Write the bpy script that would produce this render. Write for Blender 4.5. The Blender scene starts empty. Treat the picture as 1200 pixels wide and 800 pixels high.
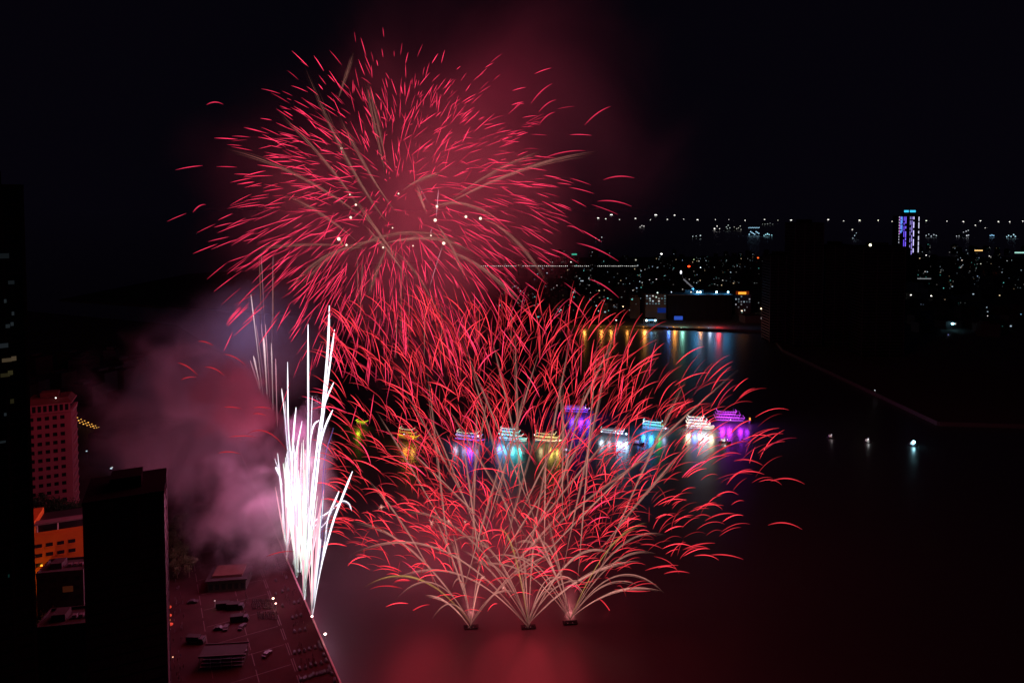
import bpy, bmesh, math, random
from mathutils import Vector, Matrix, noise
R = math.radians
PI = math.pi
sc = bpy.context.scene
C = sc.collection

# ------------------------------------------------------------------ camera
F_PX, CAM_H, PITCH, PPY, HOR = 800.0, 180.0, R(2.5), 280.93, 246.0
cam = bpy.data.cameras.new('camera')
cam_o = bpy.data.objects.new('camera', cam)
C.objects.link(cam_o)
cam.sensor_width = 36.0
cam.lens = 24.0
cam.shift_y = -(400 - PPY) / 1200.0
cam.clip_start = 1.0
cam.clip_end = 200000
cam_o.location = (0, 0, CAM_H)
cam_o.rotation_euler = (PI / 2 - PITCH, 0, 0)
sc.camera = cam_o

# ------------------------------------------------------------------ world, moonlight, exposure
w = bpy.data.worlds.new('World')
sc.world = w
w.use_nodes = True
wn, wl = w.node_tree.nodes, w.node_tree.links
bg = wn['Background']
# a moonless city night: the same faint navy in every direction
bg.inputs[0].default_value = (.0014, .0010, .0027, 1)
bg.inputs[1].default_value = 1.0
sun = bpy.data.lights.new('moonlight', 'SUN')
sun.energy = 0.004
sun.angle = R(0.5)
sun.color = (0.7, 0.8, 1.0)
sun_o = bpy.data.objects.new('moonlight', sun)
sun_o.rotation_euler = (R(50), 0, R(30))
C.objects.link(sun_o)

sc.view_settings.view_transform = 'Standard'
sc.view_settings.look = 'None'
sc.view_settings.gamma = 1
sc.view_settings.use_curve_mapping = False
sc.view_settings.exposure = 0
sc.render.engine = 'CYCLES'
cy = sc.cycles
cy.max_bounces = 4
cy.diffuse_bounces = 1
cy.glossy_bounces = 2
cy.transmission_bounces = 2
cy.volume_bounces = 0
cy.transparent_max_bounces = 8
cy.sample_clamp_indirect = 2.0
cy.sample_clamp_direct = 12.0
cy.volume_step_rate = 2.0
cy.volume_max_steps = 96
cy.use_denoising = True
cy.caustics_reflective = False
cy.caustics_refractive = False


# ------------------------------------------------------------------ geometry of the view: a photo pixel to a place
def ray(px, py):
    u, v = (px - 600) / F_PX, -(py - PPY) / F_PX
    return Vector((u, math.cos(PITCH) + v * math.sin(PITCH), v * math.cos(PITCH) - math.sin(PITCH)))


def at(px, py, Y):
    d = ray(px, py)
    return Vector((0, 0, CAM_H)) + d * (Y / d.y)


def gnd(px, py, z=0.0):
    d = ray(px, py)
    k = (z - CAM_H) / d.z
    return Vector((0, 0, CAM_H)) + d * k


def px_of(v):
    d = v - Vector((0, 0, CAM_H))
    cp, sp = math.cos(PITCH), math.sin(PITCH)
    zf = d.y * cp - d.z * sp
    up = d.y * sp + d.z * cp
    return 600 + F_PX * d.x / zf, PPY - F_PX * up / zf


# ------------------------------------------------------------------ helpers
class MB:
    """collects shapes into one mesh"""
    def __init__(s):
        s.v, s.f, s.h, s.m = [], [], [], []

    def add(s, vs, fs, h=1.0, m=0):
        o = len(s.v)
        s.v += [tuple(p) for p in vs]
        s.f += [tuple(i + o for i in f) for f in fs]
        s.h += (h if isinstance(h, list) else [h] * len(vs))
        s.m += [m] * len(fs)
        return s

    def box(s, x0, x1, y0, y1, z0, z1, m=0, M=None):
        vs = [Vector(p) for p in ((x0, y0, z0), (x1, y0, z0), (x1, y1, z0), (x0, y1, z0),
                                  (x0, y0, z1), (x1, y0, z1), (x1, y1, z1), (x0, y1, z1))]
        if M is not None:
            vs = [M @ p for p in vs]
        return s.add(vs, [(0, 3, 2, 1), (4, 5, 6, 7), (0, 1, 5, 4), (1, 2, 6, 5), (2, 3, 7, 6), (3, 0, 4, 7)], m=m)

    def tube(s, pts, rad, sides=3, heat=None, m=0):
        pts = [Vector(p) for p in pts]
        n = len(pts)
        if not isinstance(rad, (list, tuple)):
            rad = [rad] * n
        if heat is None:
            heat = [1.0] * n
        vs, hs, fs = [], [], []
        for i, p in enumerate(pts):
            t = (pts[min(i + 1, n - 1)] - pts[max(i - 1, 0)])
            t = t.normalized() if t.length > 1e-9 else Vector((0, 0, 1))
            a = t.cross(Vector((0, 1, 0)))
            if a.length < 0.05:
                a = t.cross(Vector((1, 0, 0)))
            a.normalize()
            b = t.cross(a)
            for k in range(sides):
                an = 2 * PI * k / sides
                vs.append(p + (a * math.cos(an) + b * math.sin(an)) * max(rad[i], 1e-4))
                hs.append(heat[i])
        for i in range(n - 1):
            for k in range(sides):
                k2 = (k + 1) % sides
                fs.append((i * sides + k, i * sides + k2, (i + 1) * sides + k2, (i + 1) * sides + k))
        fs.append(tuple(range(sides))[::-1])
        fs.append(tuple((n - 1) * sides + k for k in range(sides)))
        return s.add(vs, fs, hs, m)

    def ball(s, c, r, seg=8, rings=5, m=0, sq=(1, 1, 1)):
        c = Vector(c)
        vs = [c + Vector((0, 0, r * sq[2]))]
        for i in range(1, rings):
            th = PI * i / rings
            for k in range(seg):
                ph = 2 * PI * k / seg
                vs.append(c + Vector((r * sq[0] * math.sin(th) * math.cos(ph), r * sq[1] * math.sin(th) * math.sin(ph), r * sq[2] * math.cos(th))))
        vs.append(c - Vector((0, 0, r * sq[2])))
        fs = []
        for k in range(seg):
            k2 = (k + 1) % seg
            fs.append((0, 1 + k, 1 + k2))
            for i in range(rings - 2):
                a = 1 + i * seg
                fs.append((a + k, a + seg + k, a + seg + k2, a + k2))
            a = 1 + (rings - 2) * seg
            fs.append((a + k, len(vs) - 1, a + k2))
        return s.add(vs, fs, m=m)

    def mesh(s, name, mats, smooth=False):
        me = bpy.data.meshes.new(name)
        me.from_pydata(s.v, [], s.f)
        for mt in (mats if isinstance(mats, (list, tuple)) else [mats]):
            me.materials.append(mt)
        if any(s.m):
            me.polygons.foreach_set('material_index', s.m)
        at_ = me.attributes.new('glow_level', 'FLOAT', 'POINT')
        at_.data.foreach_set('value', s.h)
        if smooth:
            me.polygons.foreach_set('use_smooth', [True] * len(me.polygons))
        me.update()
        return me

    def build(s, name, mats, parent=None, smooth=False, label=None):
        o = bpy.data.objects.new(name, s.mesh(name, mats, smooth))
        C.objects.link(o)
        if parent is not None:
            o.parent = parent
        if label:
            o['label'] = label
        return o


def tag(o, label=None, cat=None, group=None, kind=None):
    for k, v in (('label', label), ('category', cat), ('group', group), ('kind', kind)):
        if v:
            o[k] = v
    return o


def empty(name, loc, rz=0.0, label=None, cat=None, group=None):
    o = bpy.data.objects.new(name, None)
    C.objects.link(o)
    o.location = loc
    o.rotation_euler = (0, 0, rz)
    return tag(o, label, cat, group)


KIDS = {}


def kids(o):
    return [c for c in bpy.data.objects if c.parent == o]


def dup(root, loc, rz=0.0, sc_=1.0, label=None, group=None, tree=None):
    """a copy of a thing with copies of its parts; tree = cached children"""
    r = root.copy()
    C.objects.link(r)
    r.location = loc
    r.rotation_euler = (0, 0, rz)
    r.scale = (sc_, sc_, sc_)
    if label:
        r['label'] = label
    if group:
        r['group'] = group
    for ch, gs in (tree if tree is not None else [(c, kids(c)) for c in kids(root)]):
        c = ch.copy()
        C.objects.link(c)
        c.parent = r
        for g in gs:
            d = g.copy()
            C.objects.link(d)
            d.parent = c
    return r


# ------------------------------------------------------------------ materials
def mat(name):
    m = bpy.data.materials.new(name)
    m.use_nodes = True
    return m, m.node_tree.nodes, m.node_tree.links, m.node_tree.nodes['Principled BSDF']


def surf(name, col, rough=0.8, var=0.25, scale=0.3, metal=0.0, spec=0.3):
    m, n, l, p = mat(name)
    tc = n.new('ShaderNodeTexCoord')
    nz = n.new('ShaderNodeTexNoise')
    nz.inputs['Scale'].default_value = scale
    nz.inputs['Detail'].default_value = 6
    l.new(tc.outputs['Object'], nz.inputs['Vector'])
    mx = n.new('ShaderNodeMix')
    mx.data_type = 'RGBA'
    mx.inputs[6].default_value = tuple(c * (1 - var) for c in col) + (1,)
    mx.inputs[7].default_value = tuple(min(1, c * (1 + var)) for c in col) + (1,)
    l.new(nz.outputs['Fac'], mx.inputs[0])
    l.new(mx.outputs[2], p.inputs['Base Color'])
    p.inputs['Roughness'].default_value = rough
    p.inputs['Metallic'].default_value = metal
    p.inputs['Specular IOR Level'].default_value = spec
    return m


def glow(name, col, st, sampled=False, heat=False):
    m, n, l, p = mat(name)
    n.remove(p)
    e = n.new('ShaderNodeEmission')
    e.inputs[0].default_value = tuple(col) + (1,)
    e.inputs[1].default_value = st
    if heat:
        a = n.new('ShaderNodeAttribute')
        a.attribute_name = 'glow_level'
        mu = n.new('ShaderNodeMath')
        mu.operation = 'MULTIPLY'
        mu.inputs[1].default_value = st
        l.new(a.outputs['Fac'], mu.inputs[0])
        l.new(mu.outputs[0], e.inputs[1])
    l.new(e.outputs[0], n['Material Output'].inputs['Surface'])
    m.cycles.emission_sampling = 'AUTO' if sampled else 'NONE'
    return m


M = {}
M['asphalt'] = surf('asphalt', (0.06, 0.056, 0.055), 0.85, 0.35, 0.05)
M['land'] = surf('dark_land', (0.05, 0.045, 0.04), 0.9, 0.4, 0.01)
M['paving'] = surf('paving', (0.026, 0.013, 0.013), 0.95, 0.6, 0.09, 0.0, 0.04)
M['concrete'] = surf('concrete', (0.30, 0.28, 0.26), 0.8, 0.2, 0.4)
M['city_wall'] = surf('city_wall', (0.05, 0.05, 0.05), 0.95, 0.3, 0.05, 0.0, 0.05)
M['city_pale'] = surf('city_pale', (0.07, 0.07, 0.07), 0.95, 0.2, 0.05, 0.0, 0.05)
M['dark_glass'] = surf('dark_glass', (0.02, 0.025, 0.035), 0.12, 0.2, 0.2, 0.0, 0.5)
M['terracotta'] = surf('terracotta_render', (0.52, 0.20, 0.22), 0.75, 0.12, 0.2)  # red firework light is partly put into this wall colour
M['roof'] = surf('roof_felt', (0.018, 0.017, 0.017), 0.9, 0.3, 0.2)
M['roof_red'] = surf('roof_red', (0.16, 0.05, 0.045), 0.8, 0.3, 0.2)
M['unlit'] = surf('dark_cladding', (0.009, 0.009, 0.012), 1.0, 0.3, 0.1, 0.0, 0.0)
M['hatch'] = surf('hatch_red', (0.06, 0.028, 0.02), 0.8, 0.2, 0.3)
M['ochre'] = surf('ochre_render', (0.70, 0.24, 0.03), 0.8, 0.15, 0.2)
M['white'] = surf('white_paint', (0.75, 0.74, 0.72), 0.5, 0.06, 0.5)
M['white_line'] = surf('white_marking', (0.05, 0.035, 0.035), 0.8, 0.25, 1.0)
M['canopy'] = surf('canopy_paint', (0.2, 0.17, 0.17), 0.7, 0.15, 0.4)
M['metal'] = surf('grey_metal', (0.25, 0.26, 0.28), 0.4, 0.15, 1.0, 0.6)
M['dark_metal'] = surf('dark_metal', (0.05, 0.05, 0.055), 0.5, 0.2, 1.0, 0.4)
M['rubber'] = surf('rubber', (0.02, 0.02, 0.02), 0.8, 0.1, 1.0)
M['bark'] = surf('bark', (0.10, 0.07, 0.05), 0.9, 0.3, 2.0)
M['leaf'] = surf('leaf_green', (0.06, 0.09, 0.035), 0.7, 0.4, 0.6)
M['skin'] = surf('skin_and_clothes', (0.10, 0.08, 0.09), 0.8, 0.5, 3.0)
M['hair'] = surf('black_hair', (0.02, 0.017, 0.015), 0.6, 0.2, 3.0)
M['canvas'] = surf('orange_canvas', (0.55, 0.18, 0.05), 0.8, 0.2, 1.0)
M['canvas2'] = surf('pale_canvas', (0.6, 0.5, 0.5), 0.8, 0.2, 1.0)
M['hull'] = surf('boat_hull', (0.25, 0.26, 0.30), 0.4, 0.15, 0.5)
M['hull_dark'] = surf('boat_hull_dark', (0.05, 0.05, 0.06), 0.4, 0.15, 0.5)

RED = glow('red_star', (1.0, 0.038, 0.115), 1.0, heat=True)
REDW = glow('red_orange_star', (1.0, 0.040, 0.062), 1.0, heat=True)
EMB = glow('ember_tail', (1.0, 0.39, 0.32), 1.0, heat=True)
GOLD = glow('gold_spark', (1.0, 0.55, 0.18), 1.0, heat=True)
WHT = glow('white_star', (0.93, 0.90, 1.0), 1.0, heat=True)
GRN = glow('green_white_star', (0.86, 1.0, 0.88), 1.0, heat=True)
PNK = glow('pink_star', (1.0, 0.45, 0.55), 1.0, heat=True)
WPK = glow('warm_white_star', (1.0, 0.70, 0.72), 1.0, heat=True)
LAV = glow('lavender_spark', (.78, .62, 1.0), 1.0, heat=True)  # colour of the halo strands around the white trails
VIO = glow('violet_star', (0.32, 0.25, 0.9), 1.0, heat=True)  # violet glow between the white trails, put in as thin dim trails
GL = {}


def lampmat(col, st):
    k = (col, st)
    if k not in GL:
        GL[k] = glow('lamp_glow', col, st)
    return GL[k]


WHITE_, COOL, WARM, YEL, TEAL, BLUE, ORG, REDL, PURP, GREEN = ((1, .95, .9), (.65, .85, 1), (1, .72, .42), (1, .85, .35),
    (.2, .95, .85), (.12, .3, 1), (1, .36, .06), (1, .06, .02), (.72, .08, 1), (.15, .9, .3))

# ------------------------------------------------------------------ water
def water_mat():
    m, n, l, p = mat('river_water')
    n.remove(p)
    tc = n.new('ShaderNodeTexCoord')
    mp = n.new('ShaderNodeMapping')
    mp.inputs['Scale'].default_value = (0.02, 0.05, 0.02)
    nz = n.new('ShaderNodeTexNoise')
    nz.inputs['Scale'].default_value = 1.0
    nz.inputs['Detail'].default_value = 4
    l.new(tc.outputs['Object'], mp.inputs[0])
    l.new(mp.outputs[0], nz.inputs['Vector'])
    bp = n.new('ShaderNodeBump')
    bp.inputs['Strength'].default_value = 0.12
    bp.inputs['Distance'].default_value = 1.0
    l.new(nz.outputs['Fac'], bp.inputs['Height'])
    g1 = n.new('ShaderNodeBsdfGlossy')
    g1.inputs['Roughness'].default_value = 0.31
    g2 = n.new('ShaderNodeBsdfGlossy')
    g2.inputs['Roughness'].default_value = 0.5
    for g in (g1, g2):
        g.inputs['Color'].default_value = (1, 1, 1, 1)
        l.new(bp.outputs[0], g.inputs['Normal'])
    mg = n.new('ShaderNodeMixShader')
    mg.inputs[0].default_value = 0.09
    l.new(g1.outputs[0], mg.inputs[1])
    l.new(g2.outputs[0], mg.inputs[2])
    df = n.new('ShaderNodeBsdfDiffuse')
    df.inputs['Color'].default_value = (0.02, 0.024, 0.024, 1)
    fr = n.new('ShaderNodeFresnel')
    fr.inputs['IOR'].default_value = 1.34
    l.new(bp.outputs[0], fr.inputs['Normal'])
    ms = n.new('ShaderNodeMixShader')
    l.new(fr.outputs[0], ms.inputs[0])
    l.new(df.outputs[0], ms.inputs[1])
    l.new(mg.outputs[0], ms.inputs[2])
    l.new(ms.outputs[0], n['Material Output'].inputs['Surface'])
    return m


b = MB()
b.add([(-90000, -3000, 0), (90000, -3000, 0), (90000, 140000, 0), (-90000, 140000, 0)], [(0, 1, 2, 3)])
tag(b.build('water', water_mat()), kind='structure')


# ------------------------------------------------------------------ land
def slab(name, pts, z0, z1, m, kind='structure'):
    n = len(pts)
    vs = [(x, y, z0) for x, y in pts] + [(x, y, z1) for x, y in pts]
    fs = [tuple(range(n))[::-1], tuple(range(n, 2 * n))] + [(i, (i + 1) % n, n + (i + 1) % n, n + i) for i in range(n)]
    b = MB().add(vs, fs)
    return tag(b.build(name, m), kind=kind)


QZ = 2.5            # quay height above the river


def G2(px, py, z=QZ):
    p = gnd(px, py, z)
    return (p.x, p.y)


q = [G2(400, 800), G2(366, 722)]
dq = Vector((q[1][0] - q[0][0], q[1][1] - q[0][1])).normalized()
qa = Vector(q[1])


def quay(s, off=0.0):
    """a point on the quay edge, s metres north of the first launcher, off metres inland"""
    nrm = Vector((dq.y, -dq.x)) * -1
    return qa + dq * s + nrm * off


q_s, q_n = quay(-260), quay(330)
slab('left_bank_ground', [(-3500, -200), (q_s.x, q_s.y), (q_n.x, q_n.y), (-330, 800), (-520, 1050), (-1100, 1300), (-3500, 1500)], -6, QZ, M['land'])
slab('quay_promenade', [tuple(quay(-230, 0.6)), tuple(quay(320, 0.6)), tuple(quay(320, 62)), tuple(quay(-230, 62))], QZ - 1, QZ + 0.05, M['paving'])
far = [G2(560, 381), G2(690, 381), G2(900, 388), G2(918, 410), G2(1100, 495), G2(1240, 499), G2(1700, 505)]
far = [(-900, 1350), (-300, 1120)] + far + [(3500, 560), (5000, 2300), (2500, 2500), (1200, 2650), (-100, 2500), (-900, 1900)]
slab('far_bank_ground', far, -6, QZ, M['land'])
# the promenade wall along the far bank
b = MB()
fp = [G2(690, 381), G2(900, 388), G2(918, 410), G2(1100, 495), G2(1240, 499)]
for a_, c_ in zip(fp[:-1], fp[1:]):
    A, B = Vector((a_[0], a_[1], 0)), Vector((c_[0], c_[1], 0))
    d = (B - A).normalized()
    nn = Vector((-d.y, d.x, 0)) * 1.2
    b.add([A + nn, B + nn, B - nn, A - nn] + [p + Vector((0, 0, QZ + 1.0)) for p in (A + nn, B + nn, B - nn, A - nn)],
          [(0, 1, 2, 3), (4, 5, 6, 7), (0, 1, 5, 4), (1, 2, 6, 5), (2, 3, 7, 6), (3, 0, 4, 7)])
tag(b.build('embankment_wall', M['city_pale']), 'pale concrete embankment wall edging the dark bank across the river', 'wall')
# quay kerb wall
b = MB()
A, B = quay(-230), quay(320)
n2 = quay(0, 0.6) - quay(0)
vs = [(A.x, A.y, 0), (B.x, B.y, 0), (B.x + n2.x, B.y + n2.y, 0), (A.x + n2.x, A.y + n2.y, 0)]
b.add(vs + [(x, y, QZ + .45) for x, y, z in vs], [(0, 3, 2, 1), (4, 5, 6, 7), (0, 1, 5, 4), (1, 2, 6, 5), (2, 3, 7, 6), (3, 0, 4, 7)])
tag(b.build('quay_wall', M['concrete']), 'low concrete quay wall at the river edge under the white fireworks', 'wall')
# road along the plaza and its kerb, markings on the plaza
slab('street', [tuple(quay(-230, 62.6)), tuple(quay(320, 62.6)), tuple(quay(320, 72)), tuple(quay(-230, 72))], QZ - 1, QZ + 0.012, M['asphalt'])
slab('street_kerb', [tuple(quay(-230, 62.05)), tuple(quay(320, 62.05)), tuple(quay(320, 62.55)), tuple(quay(-230, 62.55))], QZ - 1, QZ + 0.16, M['white_line'])
b = MB()
for off in (13.0, 13.8, 27.0, 42.0):
    for k in range(-8, 16):
        a_, c_ = quay(k * 11, off), quay(k * 11 + 8.5, off)
        e = (quay(0, 1) - quay(0)) * 0.16
        z = QZ + 0.056
        b.add([(a_.x - e.x, a_.y - e.y, z), (a_.x + e.x, a_.y + e.y, z), (c_.x + e.x, c_.y + e.y, z), (c_.x - e.x, c_.y - e.y, z)], [(0, 1, 2, 3)])
for k in range(-4, 12):
    a_, c_ = quay(k * 14, 14.5), quay(k * 14, 41)
    e = dq * 0.14
    z = QZ + 0.060
    b.add([(a_.x - e.x, a_.y - e.y, z), (a_.x + e.x, a_.y + e.y, z), (c_.x + e.x, c_.y + e.y, z), (c_.x - e.x, c_.y - e.y, z)], [(0, 1, 2, 3)])
tag(b.build('pavement_markings', M['white_line']), kind='structure')


# distant low hills beyond the left bank
def hills():
    b = MB()
    rnd = random.Random(5)
    n = 60
    vs = []
    for i in range(n + 1):
        x = -16000 + i * 260
        h = max(0.0, 150 + 120 * noise.noise(Vector((i * .13, 3.1, 0))) + 60 * noise.noise(Vector((i * .4, 9, 0)))) * min(1, (n - i) / 18)
        vs += [(x, 9000, -5), (x, 9600, h), (x, 10400, h * .8), (x, 11500, -5)]
    fs = [(i * 4 + j, i * 4 + 4 + j, i * 4 + 5 + j, i * 4 + 1 + j) for i in range(n) for j in range(3)]
    b.add(vs, fs)
    tag(b.build('hills', M['land'], smooth=True), kind='structure')


# ------------------------------------------------------------------ buildings
def lbox(b, W, D, z0, z1, m=0, ox=0, oy=0):
    return b.box(-W / 2 + ox, W / 2 + ox, -D / 2 + oy, D / 2 + oy, z0, z1, m)


def lit(parent, x, y, z, w_, h_, mt, face='f', name='window'):
    """one lit window pane on a facade (front faces -Y, side faces +X)"""
    b = MB()
    if face == 'f':
        b.box(x - w_ / 2, x + w_ / 2, y - .12, y + .05, z - h_ / 2, z + h_ / 2)
    else:
        b.box(x - .05, x + .12, y - w_ / 2, y + w_ / 2, z - h_ / 2, z + h_ / 2)
    return b.build(name, mt, parent)


# the red building
def red_building():
    c = gnd(60, 600)
    Y = 400.0
    top = at(60, 462, Y).z
    X = at(60, 500, Y).x
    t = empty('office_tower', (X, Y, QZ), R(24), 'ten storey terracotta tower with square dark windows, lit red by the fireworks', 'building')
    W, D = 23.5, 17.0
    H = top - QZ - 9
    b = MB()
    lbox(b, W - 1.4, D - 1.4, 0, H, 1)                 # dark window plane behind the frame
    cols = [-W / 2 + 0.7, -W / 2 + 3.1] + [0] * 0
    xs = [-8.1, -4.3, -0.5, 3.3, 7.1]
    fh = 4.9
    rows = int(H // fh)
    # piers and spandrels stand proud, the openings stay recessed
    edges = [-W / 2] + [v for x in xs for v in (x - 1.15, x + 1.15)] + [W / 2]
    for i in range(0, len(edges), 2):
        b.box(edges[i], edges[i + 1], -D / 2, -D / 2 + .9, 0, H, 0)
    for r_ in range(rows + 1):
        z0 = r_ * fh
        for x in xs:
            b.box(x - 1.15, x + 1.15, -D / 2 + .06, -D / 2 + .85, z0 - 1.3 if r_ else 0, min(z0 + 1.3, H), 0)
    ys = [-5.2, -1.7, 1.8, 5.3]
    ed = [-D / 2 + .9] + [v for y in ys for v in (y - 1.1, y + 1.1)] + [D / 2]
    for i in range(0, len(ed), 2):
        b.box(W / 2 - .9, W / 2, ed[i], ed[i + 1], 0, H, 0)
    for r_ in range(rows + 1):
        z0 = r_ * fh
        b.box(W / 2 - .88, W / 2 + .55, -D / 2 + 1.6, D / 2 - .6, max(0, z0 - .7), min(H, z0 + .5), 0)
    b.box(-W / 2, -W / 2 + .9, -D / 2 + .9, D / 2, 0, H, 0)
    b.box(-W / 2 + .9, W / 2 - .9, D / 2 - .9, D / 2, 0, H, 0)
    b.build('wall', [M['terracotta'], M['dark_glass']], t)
    b = MB()
    lbox(b, W + 1.4, D + 1.4, H, H + .8)
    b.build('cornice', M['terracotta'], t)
    b = MB()
    lbox(b, W - 1.0, D - 1.0, H + .8, H + 4.6, 1)
    for k in range(9):
        x = -W / 2 + 1 + k * (W - 2) / 8
        b.box(x - .45, x + .45, -D / 2 + .2, -D / 2 + 1.2, H + .8, H + 4.6, 0)
    lbox(b, W + .6, D + .6, H + 4.6, H + 5.2, 0)
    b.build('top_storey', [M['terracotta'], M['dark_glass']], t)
    b = MB()
    z = H + 5.2
    b.add([(-W / 2, -D / 2, z), (W / 2, -D / 2, z), (W / 2, D / 2, z), (-W / 2, D / 2, z),
           (-W / 2 + 2, -D / 2 + 2, z + 3), (W / 2 - 2, -D / 2 + 2, z + 3), (W / 2 - 2, D / 2 - 2, z + 3), (-W / 2 + 2, D / 2 - 2, z + 3)],
          [(0, 3, 2, 1), (4, 5, 6, 7), (0, 1, 5, 4), (1, 2, 6, 5), (2, 3, 7, 6), (3, 0, 4, 7)])
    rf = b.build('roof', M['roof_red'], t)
    b = MB()
    lbox(b, 9, 6, z + 3, z + 5.6)
    b.build('plant_room', M['roof_red'], rf)
    for x in (-6, -2.2, 5):
        b = MB().tube([(x, 0, z + 3), (x, 0, z + 8.5)], .12)
        b.build('aerial', M['dark_metal'], rf)
    b = MB().ball((4.2, -D / 2, z + 3.4), .35)
    b.build('roof_lamp', lampmat(WHITE_, 3), rf)


red_building()


def orange_building():
    Y = 300.0
    p = at(66, 598, Y)
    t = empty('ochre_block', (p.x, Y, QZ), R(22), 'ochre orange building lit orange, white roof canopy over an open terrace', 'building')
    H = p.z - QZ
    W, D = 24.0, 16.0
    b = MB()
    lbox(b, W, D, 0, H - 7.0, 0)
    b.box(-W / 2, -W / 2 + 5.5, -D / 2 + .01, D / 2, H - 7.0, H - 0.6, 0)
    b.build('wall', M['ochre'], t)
    for r_ in range(4):
        z = H - 11.5 - r_ * 4.2
        for x in (-5.2, -1.2, 3.0, 7.2):
            b = MB().box(x - 1.3, x + 1.3, -D / 2 - .06, -D / 2 + .1, z - .8, z + .8)
            f = b.build('window', M['dark_glass'], t)
            b = MB().box(x - 1.5, x + 1.5, -D / 2 - .28, -D / 2 - .065, z - 1.05, z - .82)
            b.build('sill', M['ochre'], f)
    b = MB().box(-W / 2 + 2, -W / 2 + 3.4, -D / 2 - .06, -D / 2 + .1, H - 26, H - 10)
    b.build('stair_window', M['dark_glass'], t)
    b = MB()
    b.box(-W / 2 + 5.6, W / 2 - .3, -D / 2 + 3, D / 2 - .3, H - 7, H - 3.2)
    b.build('terrace_room', M['dark_metal'], t)
    b = MB()
    b.box(-W / 2 + 5.5, W / 2, -D / 2 + .2, -D / 2 + .4, H - 6.98, H - 5.6)
    b.build('terrace_parapet', M['ochre'], t)
    b = MB()
    b.box(-W / 2 + 5.55, W / 2 + .8, -D / 2 - .4, -D / 2 + 3.4, H - 2.3, H - 1.6)
    b.build('roof_canopy', M['canopy'], t)
    for x in (-W / 2 + 6.4, 2.0, W / 2 - .4):
        MB().box(x - .2, x + .2, -D / 2 + .45, -D / 2 + .85, H - 7, H - 2.3).build('column', M['white'], t)
    b = MB()
    for k in range(4):
        b.box(W / 2 + .01, W / 2 + 2.0, -D / 2 + 1, -D / 2 + 4, H - 9 + k * 2 - 5, H - 8.7 + k * 2 - 5)
    b.tube([(W / 2 + 2, -D / 2 + 1, H - 14), (W / 2 + 2, -D / 2 + 1, H - 2)], .12)
    b.build('fire_stair', M['white'], t)
    # the floodlights of this facade
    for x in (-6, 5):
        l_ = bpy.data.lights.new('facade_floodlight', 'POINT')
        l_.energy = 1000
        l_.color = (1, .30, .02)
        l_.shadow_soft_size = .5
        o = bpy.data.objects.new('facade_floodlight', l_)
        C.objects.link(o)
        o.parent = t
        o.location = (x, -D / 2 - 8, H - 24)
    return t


orange_building()


def annex(px0, px1, py, Y, name, label, mt, ext=None):
    p0, p1 = at(px0, py, Y), at(px1, py, Y)
    W = (p1 - p0).length
    H = p0.z - QZ
    t = empty(name, ((p0.x + p1.x) / 2, Y + 6, QZ), R(10), label, 'building')
    b = MB()
    lbox(b, W, 12, 0, H, 0)
    b.build('wall', mt, t)
    b = MB()
    for (x0, x1, y0, y1) in ((-W / 2, W / 2, -6, -5.7), (-W / 2, W / 2, 5.7, 6), (-W / 2, -W / 2 + .3, -5.7, 5.7), (W / 2 - .3, W / 2, -5.7, 5.7)):
        b.box(x0, x1, y0, y1, H + .003, H + 1.0)
    b.build('parapet', mt, t)
    b = MB().box(-W * .3, -W * .05, -2, 3, H + .003, H + 2.6)
    b.build('stair_house', mt, t)
    for i in range(3):
        b = MB()
        b.box(W * .05 + i * 2.2, W * .05 + i * 2.2 + 1.4, -1, .4, H + .2, H + 1.4)
        b.build('air_conditioner', M['metal'], t)
    for r_ in range(int(H // 4)):
        for k in range(4):
            x = -W / 2 + (k + .5) * W / 4
            b = MB().box(x - .9, x + .9, -6.08, -5.9, H - 3.2 - r_ * 4, H - 1.6 - r_ * 4)
            b.build('window', M['dark_glass'], t)
    return t


a = annex(42, 92, 672, 282, 'annex_block', 'low grey roofed annexe in front of the ochre building', M['city_pale'])
MB().box(1, 5, -6.2, -6.1, 16, 18.5).build('sign', lampmat((1, .2, .08), .03), a)
annex(40, 100, 735, 240, 'flat_roof_house', 'dark flat roofed house below the annexe, almost unlit', M['city_wall'])


def block(name, px0, px1, pytop, Y, depth, rz, label, mt, group=None, base=QZ, fins=True, glass='dark_glass', roof='roof'):
    """a high-rise with a floor grid: slab edges stand proud of a dark glazed body"""
    p1 = at(px1, pytop, Y)
    H = p1.z - base
    # width so that the far front corner lands where it should: X/Y ratio of the photo's column
    k_ = at(px0, pytop, Y).x / Y
    cr, sr = math.cos(rz), math.sin(rz)
    W = (k_ * p1.y - p1.x) / (-cr + k_ * sr) if abs(-cr + k_ * sr) > 1e-6 else 20
    org = Vector((p1.x, p1.y)) - Vector((cr * W / 2 + sr * depth / 2, sr * W / 2 - cr * depth / 2))
    t = empty(name, (org.x, org.y, base), rz, label, 'building', group)
    b = MB()
    lbox(b, W - .8, depth - .8, 0, H, 0)
    b.build('wall', M[glass], t)
    b = MB()
    fh = 3.8
    for i in range(1, int(H // fh)):
        lbox(b, W, depth, i * fh, i * fh + .55, 0)
    b.build('floor_slab_edge', mt, t)
    if fins:
        b = MB()
        for x in (-W / 2, -W / 6, W / 6, W / 2 - .7):
            b.box(x, x + .7, -depth / 2 - .12, -depth / 2 + .35, 0, H)
        for y in (-depth / 2 + .36, depth / 2 - .7):
            b.box(W / 2 - .3, W / 2 + .12, y, y + .7, 0, H)
        b.build('column_fin', mt, t)
    b = MB()
    lbox(b, W + .3, depth + .3, H, H + 1.1)
    b.box(-W * .2, W * .2, -depth * .2, depth * .2, H + 1.1, H + 5)
    b.build('roof', M[roof], t)
    return t, W, H, depth


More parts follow.
